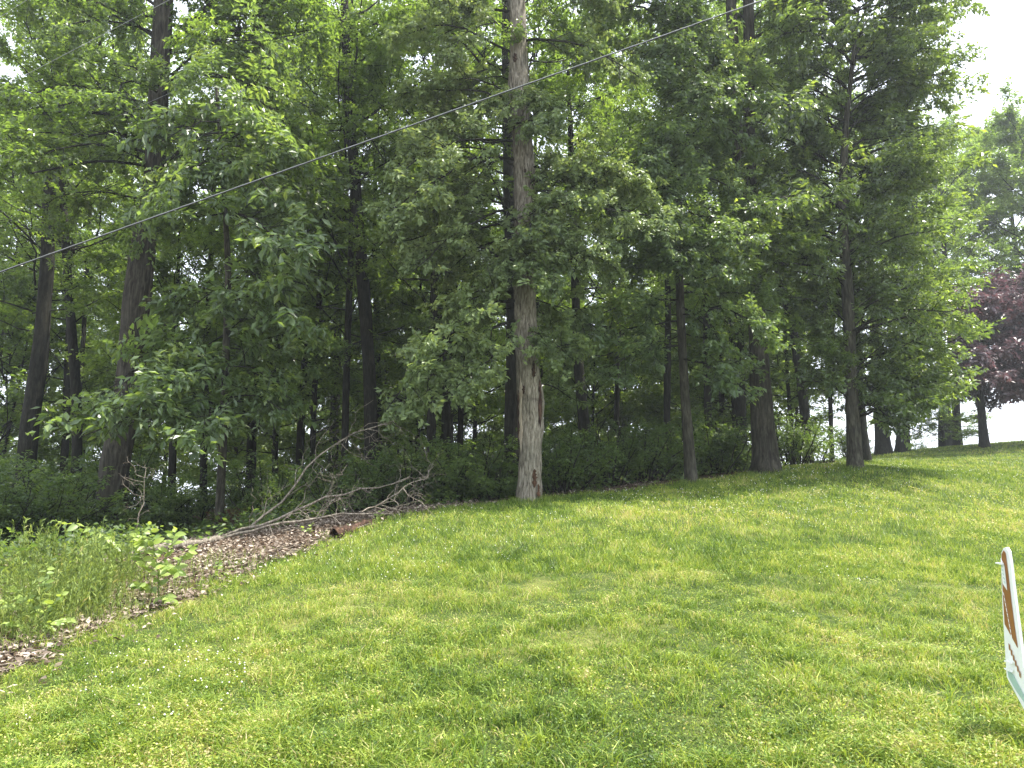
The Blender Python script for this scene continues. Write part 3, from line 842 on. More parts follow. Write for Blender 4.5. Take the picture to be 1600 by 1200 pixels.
# ---- traced woodland trunks with shared crowns
G_IN = 'dark trunks inside the wood'
rows = [
    ('dark_trunk_tree', 'leftmost thick dark trunk in the wood, leaning right', [(42, 740, 29), (47, 660, 27), (58, 590, 25), (66, 520, 22), (74, 400, 20), (80, 200, 16)], 19, 'tall_a', 17, G_IN),
    ('dark_trunk_tree', 'dark straight trunk between the leftmost trunk and the thick left oak', [(123, 770, 16), (121, 660, 15), (117, 580, 15), (106, 440, 13), (98, 300, 11), (95, 100, 8)], 21, 'tall_b', 19, G_IN),
    ('dark_trunk_tree', 'short visible dark trunk just left of the straight one at far left', [(102, 740, 12), (104, 660, 11), (105, 560, 9)], 27, 'tall_c', 17, G_IN),
    ('dark_trunk_tree', 'slim dark trunk just right of the thick left oak foot', [(268, 800, 13), (270, 700, 12), (272, 560, 10)], 20, 'under_b', 10, G_IN),
    ('dark_trunk_tree', 'dark trunk left of the young hickory, beside the bright gap', [(318, 795, 12), (319, 700, 11), (322, 560, 10)], 22, 'tall_c', 16, G_IN),
    ('dark_trunk_tree', 'dark trunk right of the young hickory, in front of the bright gap', [(392, 790, 17), (393, 690, 15), (396, 560, 13)], 24, 'tall_a', 18, G_IN),
    ('dark_trunk_tree', 'thin dark trunk above the low end of the fallen limbs', [(430, 780, 10), (431, 660, 9), (434, 540, 8)], 23, 'under_a', 10, G_IN),
    ('dark_trunk_tree', 'trunk over the fork of the fallen limbs', [(467, 770, 13), (471, 650, 12), (478, 520, 10), (482, 400, 8)], 23, 'tall_b', 18, G_IN),
    ('dark_trunk_tree', 'thin trunk leaning right, second left of the tall dark one', [(487, 770, 10), (490, 640, 9), (498, 480, 8), (502, 380, 6)], 22, 'under_b', 11, G_IN),
    ('dark_trunk_tree', 'straight slender trunk next left of the tall dark one', [(538, 770, 12), (540, 640, 11), (544, 500, 11), (549, 380, 9), (552, 250, 7)], 20, 'tall_c', 16, G_IN),
    ('dark_trunk_tree', 'tall near-black trunk above the fallen limb, the widest inside the wood', [(583, 770, 24), (580, 680, 22), (576, 560, 20), (569, 460, 20), (560, 350, 18), (552, 250, 16), (543, 130, 14), (538, 0, 12), (534, -100, 10)], 19, 'tall_b', 20, G_IN),
    ('dark_trunk_tree', 'thin trunk tucked against the right side of the tall near-black one', [(594, 760, 11), (592, 640, 10), (589, 520, 9), (586, 420, 8)], 24, 'tall_a', 18, G_IN),
    ('dark_trunk_tree', 'thin trunk at the left of the group of four by the pale spray', [(652, 760, 9), (653, 660, 8), (655, 560, 7)], 23, 'under_a', 10, G_IN),
    ('dark_trunk_tree', 'dark trunk second in the group of four left of the pale oak', [(674, 775, 17), (674, 680, 15), (676, 560, 13), (679, 420, 12), (680, 300, 10)], 19, 'tall_c', 17, G_IN),
    ('dark_trunk_tree', 'thickest dark trunk in the group of four left of the pale oak', [(699, 770, 21), (699, 660, 19), (701, 540, 17), (704, 400, 14)], 21, 'tall_a', 19, G_IN),
    ('dark_trunk_tree', 'thin trunk at the right of the group of four left of the pale oak', [(717, 760, 11), (720, 640, 9), (724, 500, 8)], 22, 'under_b', 11, G_IN),
    ('dark_trunk_tree', 'dark trunk standing close behind the left side of the pale oak', [(801, 778, 30), (800, 700, 27), (802, 600, 25), (803, 500, 24), (799, 380, 22), (795, 220, 20), (792, 50, 16)], 15.6, 'tall_b', 18, None),
    ('vine_trunk_tree', 'vine-covered dark trunk in the wood right of the pale oak', [(918, 760, 20), (914, 680, 19), (906, 600, 17), (900, 480, 14)], 19.5, 'tall_c', 16, None),
    ('dark_trunk_tree', 'dim trunk behind the shrubs left of the slim lawn tree', [(1043, 740, 12), (1042, 640, 11), (1044, 500, 10)], 24, 'tall_a', 18, G_IN),
    ('dark_trunk_tree', 'dim trunk behind the shrubs just right of the slim lawn tree', [(1108, 740, 14), (1106, 640, 12), (1104, 500, 11)], 24, 'tall_c', 17, G_IN),
    ('dark_trunk_tree', 'dim thick trunk close behind the left of the shaggy tree', [(1160, 735, 18), (1158, 640, 16), (1155, 520, 14)], 24, 'tall_b', 19, G_IN),
    ('dark_trunk_tree', 'thin stem left of the dim trunk by the shaggy tree', [(1148, 735, 8), (1147, 640, 7), (1142, 540, 6)], 27, 'under_a', 10, G_IN),
    ('leaning_trunk_tree', 'dark trunk leaning left behind the shaggy tree with light around it', [(1264, 728, 17), (1260, 680, 16), (1254, 610, 15), (1242, 530, 14), (1226, 460, 13), (1214, 420, 11)], 24, 'tall_a', 19, None),
    ('thin_tree', 'thin stem left of the leaning dark trunk, against the light', [(1238, 720, 7), (1236, 660, 7), (1231, 600, 6), (1228, 540, 5)], 27, 'under_b', 12, None),
    ('thin_tree', 'thin stem almost touching the leaning dark trunk', [(1248, 720, 6), (1246, 660, 6), (1243, 600, 5)], 28, 'under_a', 10, None),
    ('thin_tree', 'thin dark stem between the leaning trunk and the glossy tree', [(1300, 724, 8), (1299, 680, 7), (1297, 620, 7), (1296, 560, 6)], 26, 'under_b', 11, None),
    ('lawn_row_tree', 'dark trunk peeping out from behind the glossy tree, first of the row', [(1354, 722, 18), (1349, 680, 14), (1345, 630, 13), (1340, 540, 11)], 24, 'tall_c', 16, 'row of trees along the lawn crest'),
    ('lawn_row_tree', 'dark stout trunk on the lawn crest, left one of the close pair', [(1381, 713, 27), (1378, 680, 21), (1374, 630, 19), (1370, 560, 17)], 34, 'tall_b', 20, 'row of trees along the lawn crest'),
    ('lawn_row_tree', 'dark stout trunk on the lawn crest, right one of the close pair', [(1410, 706, 23), (1411, 670, 19), (1415, 625, 18), (1424, 560, 16)], 34, 'tall_a', 21, 'row of trees along the lawn crest'),
    ('lawn_row_tree', 'small dark stem with low leafy branches left of the purple tree', [(1472, 704, 11), (1470, 670, 9), (1472, 630, 8)], 36, 'wall_a', 8, 'row of trees along the lawn crest'),
    ('lawn_row_tree', 'ivy-clad stem close to the left of the purple tree', [(1497, 702, 15), (1495, 670, 13), (1493, 630, 12)], 37, 'tall_a', 21, 'row of trees along the lawn crest'),
]
for nm, lab, pts, Y, key, top, grp in rows:
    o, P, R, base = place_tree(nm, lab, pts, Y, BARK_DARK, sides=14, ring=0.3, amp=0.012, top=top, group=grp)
    if key.startswith('wall'):
        shared_crown(o, 'bushy', sc=0.75, sz=0.6)
    else:
        ztop = top - base[2]
        ref = {'tall_a': 20, 'tall_b': 22, 'tall_c': 18, 'under_a': 8.5, 'under_b': 10, 'bushy': 7.5}[key]
        s = ztop / ref
        c = shared_crown(o, key, sc=s)
        # the crown follows the lean of the trunk
        mid = P[min(len(P) - 1, 4)]
        for ch in o.children:
            ch.location = ((P[-2, 0] - base[0]) * 0.7, (P[-2, 1] - base[1]) * 0.7, 0) if ch.name.startswith(('limbs', 'crown')) else ch.location

# ---- deep wood and the far edge of it
rng = np.random.default_rng(44)
deep = []
for k in range(400):
    if len(deep) >= 24:
        break
    y = rng.uniform(25, 40); x = rng.uniform(-0.72 * y - 4, 0.30 * y)
    if all((x - a) ** 2 + (y - b) ** 2 > 8.5 for a, b in deep):
        deep.append((x, y))
keys = ['tall_a', 'under_a', 'tall_b', 'under_b', 'tall_c']
cols_ = ['slender', 'straight', 'thin', 'dark', 'leaning']


def free_tree(nm, lab, x, y, r, h, key, sc, grp, mat=None, sz=1.0, cat='tree'):
    g = float(Hf(x, y))
    o = thing(nm, lab, cat, (x, y, g), grp)
    ln = rng.normal(0, 0.25, 2)
    P = np.array([[0, 0, -0.25], [ln[0] * 0.3, ln[1] * 0.3, h * 0.3], [ln[0], ln[1], h * 0.65], [ln[0] * 1.5, ln[1] * 1.5, h]])
    V, F, T = trunk_tube(P, np.array([r, r * 0.8, r * 0.55, 0.03]), 10, 0.5, 0.012, int(rng.integers(999)))
    part('trunk', mesh_np('trunk', V, F, BARK_DARK, smooth=True), o)
    shared_crown(o, key, sc=sc, mat=mat, sz=sz)
    return o


for k, (x, y) in enumerate(sorted(deep)):
    key = keys[k % 5]
    ref = {'tall_a': 20, 'tall_b': 22, 'tall_c': 18, 'under_a': 8.5, 'under_b': 10, 'bushy': 7.5}[key]
    h = ref * rng.uniform(0.9, 1.15)
    free_tree('woodland_tree', 'slender tree deep inside the wood behind the traced front trunks', x, y, rng.uniform(0.09, 0.2), h * 0.95, key, h / ref, 'trees deep inside the wood')
wall = [(-46, 44), (-38, 46), (-31, 47), (-24, 47), (-17, 48), (-10.5, 47), (-4.5, 48), (1.5, 48), (7, 47), (11.5, 43)]
for k, (x, y) in enumerate(wall):
    free_tree('far_edge_tree', 'sunlit leafy tree closing the far side of the wood', x, y, 0.22, 17 + 3 * (k % 2), 'wall_a' if k % 2 else 'wall_b', 1.15, 'sunlit trees at the far side of the wood')
# trees beyond the crest at the right
free_tree('crest_tree', 'leafy tree behind the purple tree at the right edge, its crown against the sky', 29.5, 41, 0.3, 20, 'crest', 0.90, 'trees behind the lawn crest')
free_tree('crest_tree', 'tall green tree crown between the glossy tree and the open sky', 24.5, 43, 0.3, 20, 'crest', 0.88, 'trees behind the lawn crest')
free_tree('crest_tree', 'outermost tall tree crown cut by the right picture edge', 31.5, 46, 0.3, 20, 'crest', 1.0, 'trees behind the lawn crest')
bushy = [(-24, 32), (-20, 36), (-15.5, 31), (-12, 37), (-8.5, 33), (-5.5, 38), (-2.5, 33), (0.5, 36), (3.2, 31), (5.2, 35), (7.5, 31.5), (9.0, 37), (10.8, 33), (-28, 38), (-18, 27), (-10, 28), (2, 42), (6.5, 43), (-3, 43), (-9, 43)]
for k, (x, y) in enumerate(bushy):
    free_tree('understory_tree', 'low bushy tree filling the light gap between trunks at the back of the wood', x, y, 0.08, 6.5, 'bushy', float(rng.uniform(0.8, 1.15)), 'bushy trees at the back of the wood', LEAF_YOUNG_LIT if k % 3 == 0 else None)  # every third crown gets brighter leaf colour to look sunlit

# ------------------------------------------------------------------ shrubs
def shrub_mesh(seed, h, r, ns, size, mat, asp=0.5, nlf=10, nt_=6):
    rg = np.random.default_rng(seed)
    a = rg.uniform(0, 6.28, ns); e = np.radians(rg.uniform(35, 88, ns))
    L = h * rg.uniform(0.6, 1.1, ns)
    D = np.stack([np.cos(e) * np.cos(a) * r / h * 1.4, np.cos(e) * np.sin(a) * r / h * 1.4, np.sin(e)], 1)
    s = np.linspace(0, 1, 5)
    Q = D[:, None] * (L[:, None] * s)[..., None] + np.stack([np.cos(a), np.sin(a), 0 * a], 1)[:, None] * rg.uniform(0, r * 0.5, ns)[:, None, None]
    Q[..., 2] -= 0.25 * L[:, None] * s ** 2 * rg.uniform(0, 1, ns)[:, None]
    w = rg.normal(0, 0.04, (ns, 5, 3)) * h; w[:, 0] = 0
    Q = Q + np.cumsum(w, 1) * 0.5
    wd, lf = foliage(rg, Q, L, nt_, 4, nlf, size, asp=asp, twl=0.2 * h ** 0.5, subl=0.3, cull=0.2, t0=0.15, tilt=0.55)
    return (mesh_np('stems_shared', wd[0], wd[1], BARK_DARK, wd[2]), mesh_np('foliage_shared', lf[0], lf[1], mat, lf[2]))


SH = [shrub_mesh(1, 1.7, 1.1, 26, 0.085, LEAF_SHRUB), shrub_mesh(2, 1.3, 1.2, 24, 0.10, LEAF_SHRUB), shrub_mesh(3, 2.2, 1.0, 26, 0.09, LEAF_SHRUB)]


def shrub(lab, x, y, k, sc, grp, mat=None, nm='shrub'):
    o = thing(nm, lab, 'shrub', (x, y, float(Hf(x, y)) - 0.03), grp)
    rot = float(rng.uniform(0, 6.28))
    for n_, me in (('stems', SH[k][0]), ('foliage', SH[k][1])):
        c = part(n_, me, o); c.rotation_euler = (0, 0, rot); c.scale = (sc, sc, sc * float(rng.uniform(0.85, 1.1)))
        if mat is not None and n_ == 'foliage':
            c.material_slots[0].link = 'OBJECT'; c.material_slots[0].material = mat
    return o


def spx(px, Y):
    p = at(px, 700, Y); return p[0], Y


named = [
    (875, 15.0, 0, 0.9, 'dark rounded shrub just right of the pale oak foot'), (945, 16.0, 2, 0.75, 'dark shrub in front of the vine-covered trunk'),
    (1000, 16.6, 0, 0.95, 'broad dark shrub between the vine-covered trunk and the slim lawn tree'), (1040, 17.6, 1, 1.0, 'low shrub right behind the slim lawn tree, left side'),
    (1110, 18.2, 0, 0.95, 'shrub between the slim lawn tree and the shaggy tree'), (1155, 18.8, 1, 1.0, 'low shrub left of the shaggy trunk'),
    (1232, 20.5, 2, 0.8, 'dark shrub right of the shaggy trunk'), (1270, 21.5, 0, 0.75, 'pale green shrub at the foot of the leaning trunk'),
    (770, 14.4, 1, 0.75, 'leafy shrub at the left of the pale oak foot'), (730, 14.8, 0, 0.85, 'shrub in front of the group of four trunks, right half'), (690, 15.2, 1, 0.95, 'shrub in front of the group of four trunks, left half'),
    (640, 14.6, 0, 0.8, 'fine-leaved shrub behind the tips of the fallen limbs'), (590, 14.4, 2, 0.55, 'fine-leaved shrub behind the middle of the fallen limbs'), (545, 14.0, 0, 0.7, 'shrub behind the fork of the fallen limbs'),
    (60, 14.5, 0, 1.1, 'dense shrub at the far left in front of the leftmost trunk'), (5, 13.5, 2, 0.8, 'tall grey-green shrub at the left frame edge'), (115, 15.5, 2, 0.75, 'shrub between the left edge shrubs and the thick oak'),
    (250, 16.2, 1, 0.9, 'shadowed shrub right of the thick left oak foot'), (300, 16.8, 0, 0.8, 'shadowed shrub left of the young hickory stem'), (430, 16.5, 0, 0.85, 'shadowed shrub beyond the butt of the fallen limbs'),
    (205, 19.5, 2, 1.0, 'shadowed shrub filling the gap right behind the thick left oak foot'), (140, 18.5, 0, 1.1, 'shrub in the gap left behind the thick left oak foot'),
    (-60, 13, 2, 0.9, 'shrub beyond the left frame edge')]
for px, Y, k, sc, lab in named:
    x, y = spx(px, Y)
    shrub(lab, x, y, k, sc, 'shrubs along the edge of the wood')
# understory deeper in
for k in range(38):
    y = rng.uniform(18.0, 30); x = rng.uniform(-0.72 * y, 0.25 * y)
    shrub('undergrowth shrub in the shade deep inside the wood', x, y, k % 3, rng.uniform(0.6, 1.0), 'undergrowth shrubs deep inside the wood')
for k, (px, Y) in enumerate([(1335, 40), (1365, 42), (1395, 43), (1425, 42), (1455, 44), (1330, 36)]):
    x, y = spx(px, Y)
    shrub('pale low bush seen between the trunks of the crest row', x, y, k % 3, 0.8, 'bushes behind the crest row', LEAF_YOUNG_LIT)

# ------------------------------------------------------------------ ground cover under the wood edge, litter
def ground_quads(rng, x, y, z, L, asp, tint, tilt, curl=0.3):
    n = len(x)
    a = rng.uniform(0, 6.28, n)
    D = nrm(np.stack([np.cos(a), np.sin(a), rng.normal(0, tilt, n)], 1))
    Nn = nrm(np.stack([rng.normal(0, tilt, n), rng.normal(0, tilt, n), np.ones(n)], 1))
    B = nrm(np.cross(Nn, D)); Nn = np.cross(D, B)
    P = np.stack([x, y, z], 1)
    Lc = L[:, None]; w = Lc * asp * 0.5
    f = Lc * curl * rng.uniform(-1, 1, (n, 1)) * 0.5
    V = np.stack([P - D * Lc / 2 + Nn * f * rng.uniform(-1, 1, (n, 1)), P + B * w + Nn * np.abs(f), P + D * Lc / 2 + Nn * f, P - B * w + Nn * np.abs(f)], 1)
    return V.reshape(-1, 3), np.arange(4 * n).reshape(n, 4), np.repeat(tint, 4)


rng = np.random.default_rng(50)
n = 90000
y = rng.uniform(3, 24, n) ** 1.0; x = rng.uniform(-0.85, 0.2, n) * y
x[:30000] = rng.uniform(-6.5, -0.6, 30000); y[:30000] = rng.uniform(4, 13.2, 30000)
sdv = lawn_sd(x, y) + (fbm(x * 2.2, y * 2.2, seed=3) - 0.5) * 0.7
pr = np.where(sdv < 0.05, np.exp(-np.abs(sdv) * 0.25), np.exp(-sdv * 9) * 0.5)
k = rng.uniform(0, 1, n) < pr
x, y = x[k], y[k]
L_ = rng.uniform(0.03, 0.075, len(x))
V, F, T = ground_quads(rng, x, y, Hf(x, y) + 0.012 + rng.uniform(0, 0.035, len(x)), L_, 0.6, rng.uniform(0, 1, len(x)), 0.35, 0.5)
part('leaf_litter', mesh_np('leaf_litter', V, F, LEAF_DEAD, T), kind='stuff')

ntw = 700
xt = rng.uniform(-6.0, -0.6, ntw); yt = rng.uniform(4.5, 13.2, ntw)
k = (lawn_sd(xt, yt) < 0.15) & (lawn_sd(xt, yt) > -1.6)
xt, yt = xt[k], yt[k]
an = rng.uniform(0, 3.14, len(xt)); ll = rng.uniform(0.06, 0.4, len(xt))
Pt = np.stack([np.stack([xt + np.cos(an) * ll * q_ + rng.normal(0, 0.01, len(xt)), yt + np.sin(an) * ll * q_, Hf(xt + np.cos(an) * ll * q_, yt + np.sin(an) * ll * q_) + 0.03 + rng.uniform(0, 0.015, len(xt))], 1) for q_ in (-0.5, 0, 0.5)], 1)
V, F, T = tubes(Pt, np.full((len(xt), 3), 0.0035), 4)
part('litter_twigs', mesh_np('litter_twigs', V, F, DEADWOOD, T), kind='stuff')

# low ivy and seedlings under the edge
n = 120000
y = rng.uniform(7, 22, n); x = rng.uniform(-0.8, 0.48, n) * y
sdv = lawn_sd(x, y)
nz = fbm(x * 0.8, y * 0.8, seed=9)
den = np.clip((nz - 0.35) * 3, 0, 1) * np.clip((-sdv - 0.15) / 0.6, 0, 1)
den *= np.where(x < -1.6, np.clip((-sdv - 1.4) / 1.2, 0, 1) * 0.8, 1)
k = rng.uniform(0, 1, n) < den
x, y = x[k], y[k]
z = Hf(x, y) + rng.uniform(0, 1, len(x)) ** 1.5 * 0.5 * np.clip(nz[k] * 1.6 - 0.3, 0.1, 1)
V, F, T = ground_quads(rng, x, y, z, rng.uniform(0.05, 0.11, len(x)), 0.65, rng.uniform(0, 1, len(x)), 0.5, 0.3)
part('ground_cover', mesh_np('ground_cover', V, F, LEAF_SHRUB, T), kind='stuff')

# ------------------------------------------------------------------ lawn grass
rng = np.random.default_rng(60)


def blades(rng, x, y, h, w, tint, lean, bend=True):
    n = len(x)
    z = Hf(x, y) - 0.004
    a = rng.uniform(0, 6.28, n)
    d = np.stack([np.cos(a), np.sin(a), np.zeros(n)], 1)
    b_ = rng.uniform(0, 6.28, n)
    sdir = np.stack([np.cos(b_), np.sin(b_), np.zeros(n)], 1) * (w * 0.5)[:, None]
    P = np.stack([x, y, z], 1)
    ln = (h * lean)[:, None]
    up = np.array([0, 0, 1.0])
    if bend:
        m = P + up * (h * 0.62)[:, None] + d * ln * 0.35
        tip = P + up * (h * rng.uniform(0.65, 1.0, n))[:, None] + d * ln * 1.1
        V = np.stack([P - sdir, P + sdir, m + sdir * 0.8, tip + sdir * 0.1, tip - sdir * 0.1, m - sdir * 0.8], 1)
        id_ = np.arange(n)[:, None] * 6
        F = np.concatenate([id_ + np.array([0, 1, 2, 5]), id_ + np.array([5, 2, 3, 4])])
        return V.reshape(-1, 3), F, np.repeat(tint, 6)
    tip = P + up * h[:, None] + d * ln
    V = np.stack([P - sdir, P + sdir, tip + sdir * 0.25, tip - sdir * 0.25], 1)
    return V.reshape(-1, 3), np.arange(4 * n).reshape(n, 4), np.repeat(tint, 4)


def lawn_points(n, y0, y1, pw):
    u = rng.uniform(0, 1, n)
    y = y0 * (y1 / y0) ** u if pw == 1 else (y0 ** (2 - pw) + u * (y1 ** (2 - pw) - y0 ** (2 - pw))) ** (1 / (2 - pw))
    x = rng.uniform(-0.74, 0.76, n) * (y + 0.25)
    s = lawn_sd(x, y) + (fbm(x * 2.2, y * 2.2, seed=3) - 0.5) * 0.9
    k = (s > rng.uniform(-0.25, 0.25, n))
    return x[k], y[k]


def lawn_tint(x, y):
    big = fbm(x * 0.45, y * 0.45, seed=12)
    mid = fbm(x * 1.8, y * 1.3, seed=14)
    sm = fbm(x * 7, y * 7, seed=15, o=2)
    drystrip = np.exp(-((y - (11.3 + 0.12 * x)) / 1.2) ** 2) * (x > 1) * 0.16
    return 0.52 + (big - 0.5) * 0.45 + (mid - 0.5) * 0.5 + (sm - 0.5) * 0.75 + drystrip


chunks = []
x, y = lawn_points(230000, 2.9, 9.0, 1.75)
tt = lawn_tint(x, y)
tuft = fbm(x * 3.5, y * 3.5, seed=18)
h = (0.015 + 0.075 * np.clip(tuft * 2.2 - 0.65, 0, 1)) * rng.uniform(0.6, 1.35, len(x))
chunks.append(blades(rng, x, y, h, rng.uniform(0.0025, 0.006, len(x)), np.clip(tt + rng.normal(0, 0.27, len(x)), 0, 1), rng.uniform(0.3, 1.5, len(x))))
x, y = lawn_points(330000, 8.0, 40.0, 1.9)
tt = lawn_tint(x, y)
h = rng.uniform(0.03, 0.08, len(x))
chunks.append(blades(rng, x, y, h, rng.uniform(0.006, 0.012, len(x)) * np.clip(y / 10, 1, 2.5), np.clip(tt + rng.normal(0, 0.17, len(x)), 0, 1), rng.uniform(0.2, 1.1, len(x)), bend=False))
# clover and broad leaves lying between the blades
x, y = lawn_points(230000, 2.9, 16.0, 1.7)
cl = fbm(x * 1.1 + 50, y * 1.1, seed=19)
k = rng.uniform(0, 1, len(x)) < np.clip((cl - 0.3) * 2.6, 0.12, 1)
x, y = x[k], y[k]
tt = lawn_tint(x, y)
chunks.append(ground_quads(rng, x, y, Hf(x, y) + rng.uniform(0.008, 0.03, len(x)) + 0.045 * np.clip(fbm(x * 3.5, y * 3.5, seed=18) * 2.2 - 0.65, 0, 1), rng.uniform(0.009, 0.018, len(x)) * np.clip(y / 7, 1, 2), 0.75, np.clip(tt + rng.normal(-0.03, 0.26, len(x)), 0, 1), 0.45, 0.3))
# coarse crab grass tufts
nT = 900
xt, yt = lawn_points(nT * 2, 3.0, 18, 1.8)
xr, yr = np.repeat(xt, 11), np.repeat(yt, 11)
xr = xr + rng.normal(0, 0.018, len(xr)); yr = yr + rng.normal(0, 0.018, len(yr))
chunks.append(blades(rng, xr, yr, rng.uniform(0.05, 0.12, len(xr)), rng.uniform(0.004, 0.008, len(xr)), np.clip(np.repeat(rng.uniform(0.3, 0.72, len(xt)), 11) + rng.normal(0, 0.08, len(xr)), 0, 1), rng.uniform(0.4, 1.4, len(xr))))
# longer unmown grass round the feet of the lawn trees
for bx, by, br in [(*hit(827, 786)[:2], 0.24), (*hit(1081, 758)[:2], 0.14), (*hit(1199, 744)[:2], 0.36), (*hit(1336, 734)[:2], 0.2), (*hit(1354, 724, 18)[:2], 0.2)]:
    nb = 900
    a_ = rng.uniform(0, 6.28, nb); rr_ = br * rng.uniform(0.9, 1.0, nb) + np.abs(rng.normal(0, 0.10, nb))
    xb, yb = bx + np.cos(a_) * rr_, by + np.sin(a_) * rr_
    chunks.append(blades(rng, xb, yb, rng.uniform(0.05, 0.17, nb), rng.uniform(0.004, 0.008, nb), np.clip(rng.normal(0.4, 0.2, nb), 0, 1), rng.uniform(0.2, 0.9, nb)))
V, F, T = merge(chunks)
part('lawn_grass', mesh_np('lawn_grass', V, F, GRASS, T), kind='stuff')

# white clover heads
x, y = lawn_points(9000, 4.0, 34, 1.6)
cl = fbm(x * 0.9 + 80, y * 0.9, seed=23) + 0.25 * np.exp(-((lawn_sd(x, y) - 1.2) / 1.3) ** 2) - 0.17 * (y < 8)
k = (cl > 0.60)
x, y = x[k], y[k]
zc = Hf(x, y) + rng.uniform(0.03, 0.075, len(x)); r = rng.uniform(0.004, 0.008, len(x)) * np.clip(y / 11, 0.9, 1.7)
oc = np.array([[1, 0, 0], [0, 1, 0], [-1, 0, 0], [0, -1, 0], [0, 0, 1], [0, 0, -1]])
V = np.stack([x, y, zc], 1)[:, None] + oc[None] * r[:, None, None]
tri = np.array([[0, 1, 4], [1, 2, 4], [2, 3, 4], [3, 0, 4], [1, 0, 5], [2, 1, 5], [3, 2, 5], [0, 3, 5]])
F = (np.arange(len(x))[:, None, None] * 6 + tri[None]).reshape(-1, 3)
part('clover_flowers', mesh_np('clover_flowers', V, F, FLOWER), kind='stuff')

# ------------------------------------------------------------------ weeds at the left
rng = np.random.default_rng(70)
centres = [hit(px, py)[:2] for px, py in [(20, 905), (55, 905), (95, 900), (130, 930), (165, 920), (40, 950), (85, 965), (150, 960), (10, 985), (60, 1000), (190, 905), (225, 900), (280, 900), (330, 880), (345, 890), (300, 920), (110, 985), (20, 930), (180, 940), (240, 930)]]
cx = np.array([c[0] for c in centres]); cy = np.array([c[1] for c in centres])
i = rng.integers(0, 11, 430)
wx = cx[i] + rng.normal(0, 0.14, 430); wy = cy[i] + rng.normal(0, 0.18, 430)
k = lawn_sd(wx, wy) < -0.12
wx, wy = wx[k], wy[k]
n = len(wx)
hh = rng.uniform(0.12, 0.34, n) + 0.28 * (rng.uniform(0, 1, n) < 0.3) * np.where(wx > cx.mean() + 1.2, 0.7, 1)
s = np.linspace(0, 1, 4)
P = np.stack([wx, wy, Hf(wx, wy)], 1)[:, None] + np.stack([rng.normal(0, 0.12, n), rng.normal(0, 0.12, n), np.ones(n)], 1)[:, None] * (hh[:, None] * s)[..., None]
lf = leaves(rng, P, 34, 0.055, 0.2, t0=0.15, droop=-0.55, tilt=0.9, spread=0.005)
st = tubes(P, np.full((n, 4), 0.0025), 3)
V, F, T = merge([lf, st])
part('tall_weeds', mesh_np('tall_weeds', V, F, WEED, T), kind='stuff')
# rank grass among them
m_ = 6500
i = rng.integers(0, len(cx), m_); i = np.where(rng.uniform(0, 1, m_) < 0.6, i % 11, i)
gx_ = cx[i] + rng.normal(0, 0.25, m_); gy_ = cy[i] + rng.normal(0, 0.3, m_)
k = lawn_sd(gx_, gy_) < 0.1
gx_, gy_ = gx_[k], gy_[k]
V, F, T = blades(rng, gx_, gy_, rng.uniform(0.04, 0.2, len(gx_)), rng.uniform(0.003, 0.007, len(gx_)), rng.uniform(0.1, 1, len(gx_)), rng.uniform(0.2, 1.0, len(gx_)))
part('rank_grass', mesh_np('rank_grass', V, F, WEED, T), kind='stuff')

# saplings whose single leaves can be told apart
def leaf_unit():
    # pointed oval leaf, unit length along +X, creased along the midrib
    xs = [0, 0.12, 0.35, 0.62, 0.85, 1.0]
    ws = [0.0, 0.17, 0.29, 0.25, 0.12, 0.0]
    V = []
    for a_, w_ in zip(xs, ws):
        zz = -0.10 * a_ * a_
        V += [(a_, w_, zz + 0.22 * w_), (a_, 0, zz), (a_, -w_, zz + 0.22 * w_)]
    F = []
    for q in range(5):
        o_ = q * 3
        F += [(o_, o_ + 1, o_ + 4, o_ + 3), (o_ + 1, o_ + 2, o_ + 5, o_ + 4)]
    return np.array(V), np.array(F)


LV, LF = leaf_unit()
LEAFMESH = [mesh_np('young_leaf', LV, LF, LEAF_YOUNG_LIT, np.full(len(LV), t_), True) for t_ in (0.55, 0.8, 0.95, 1.0)]


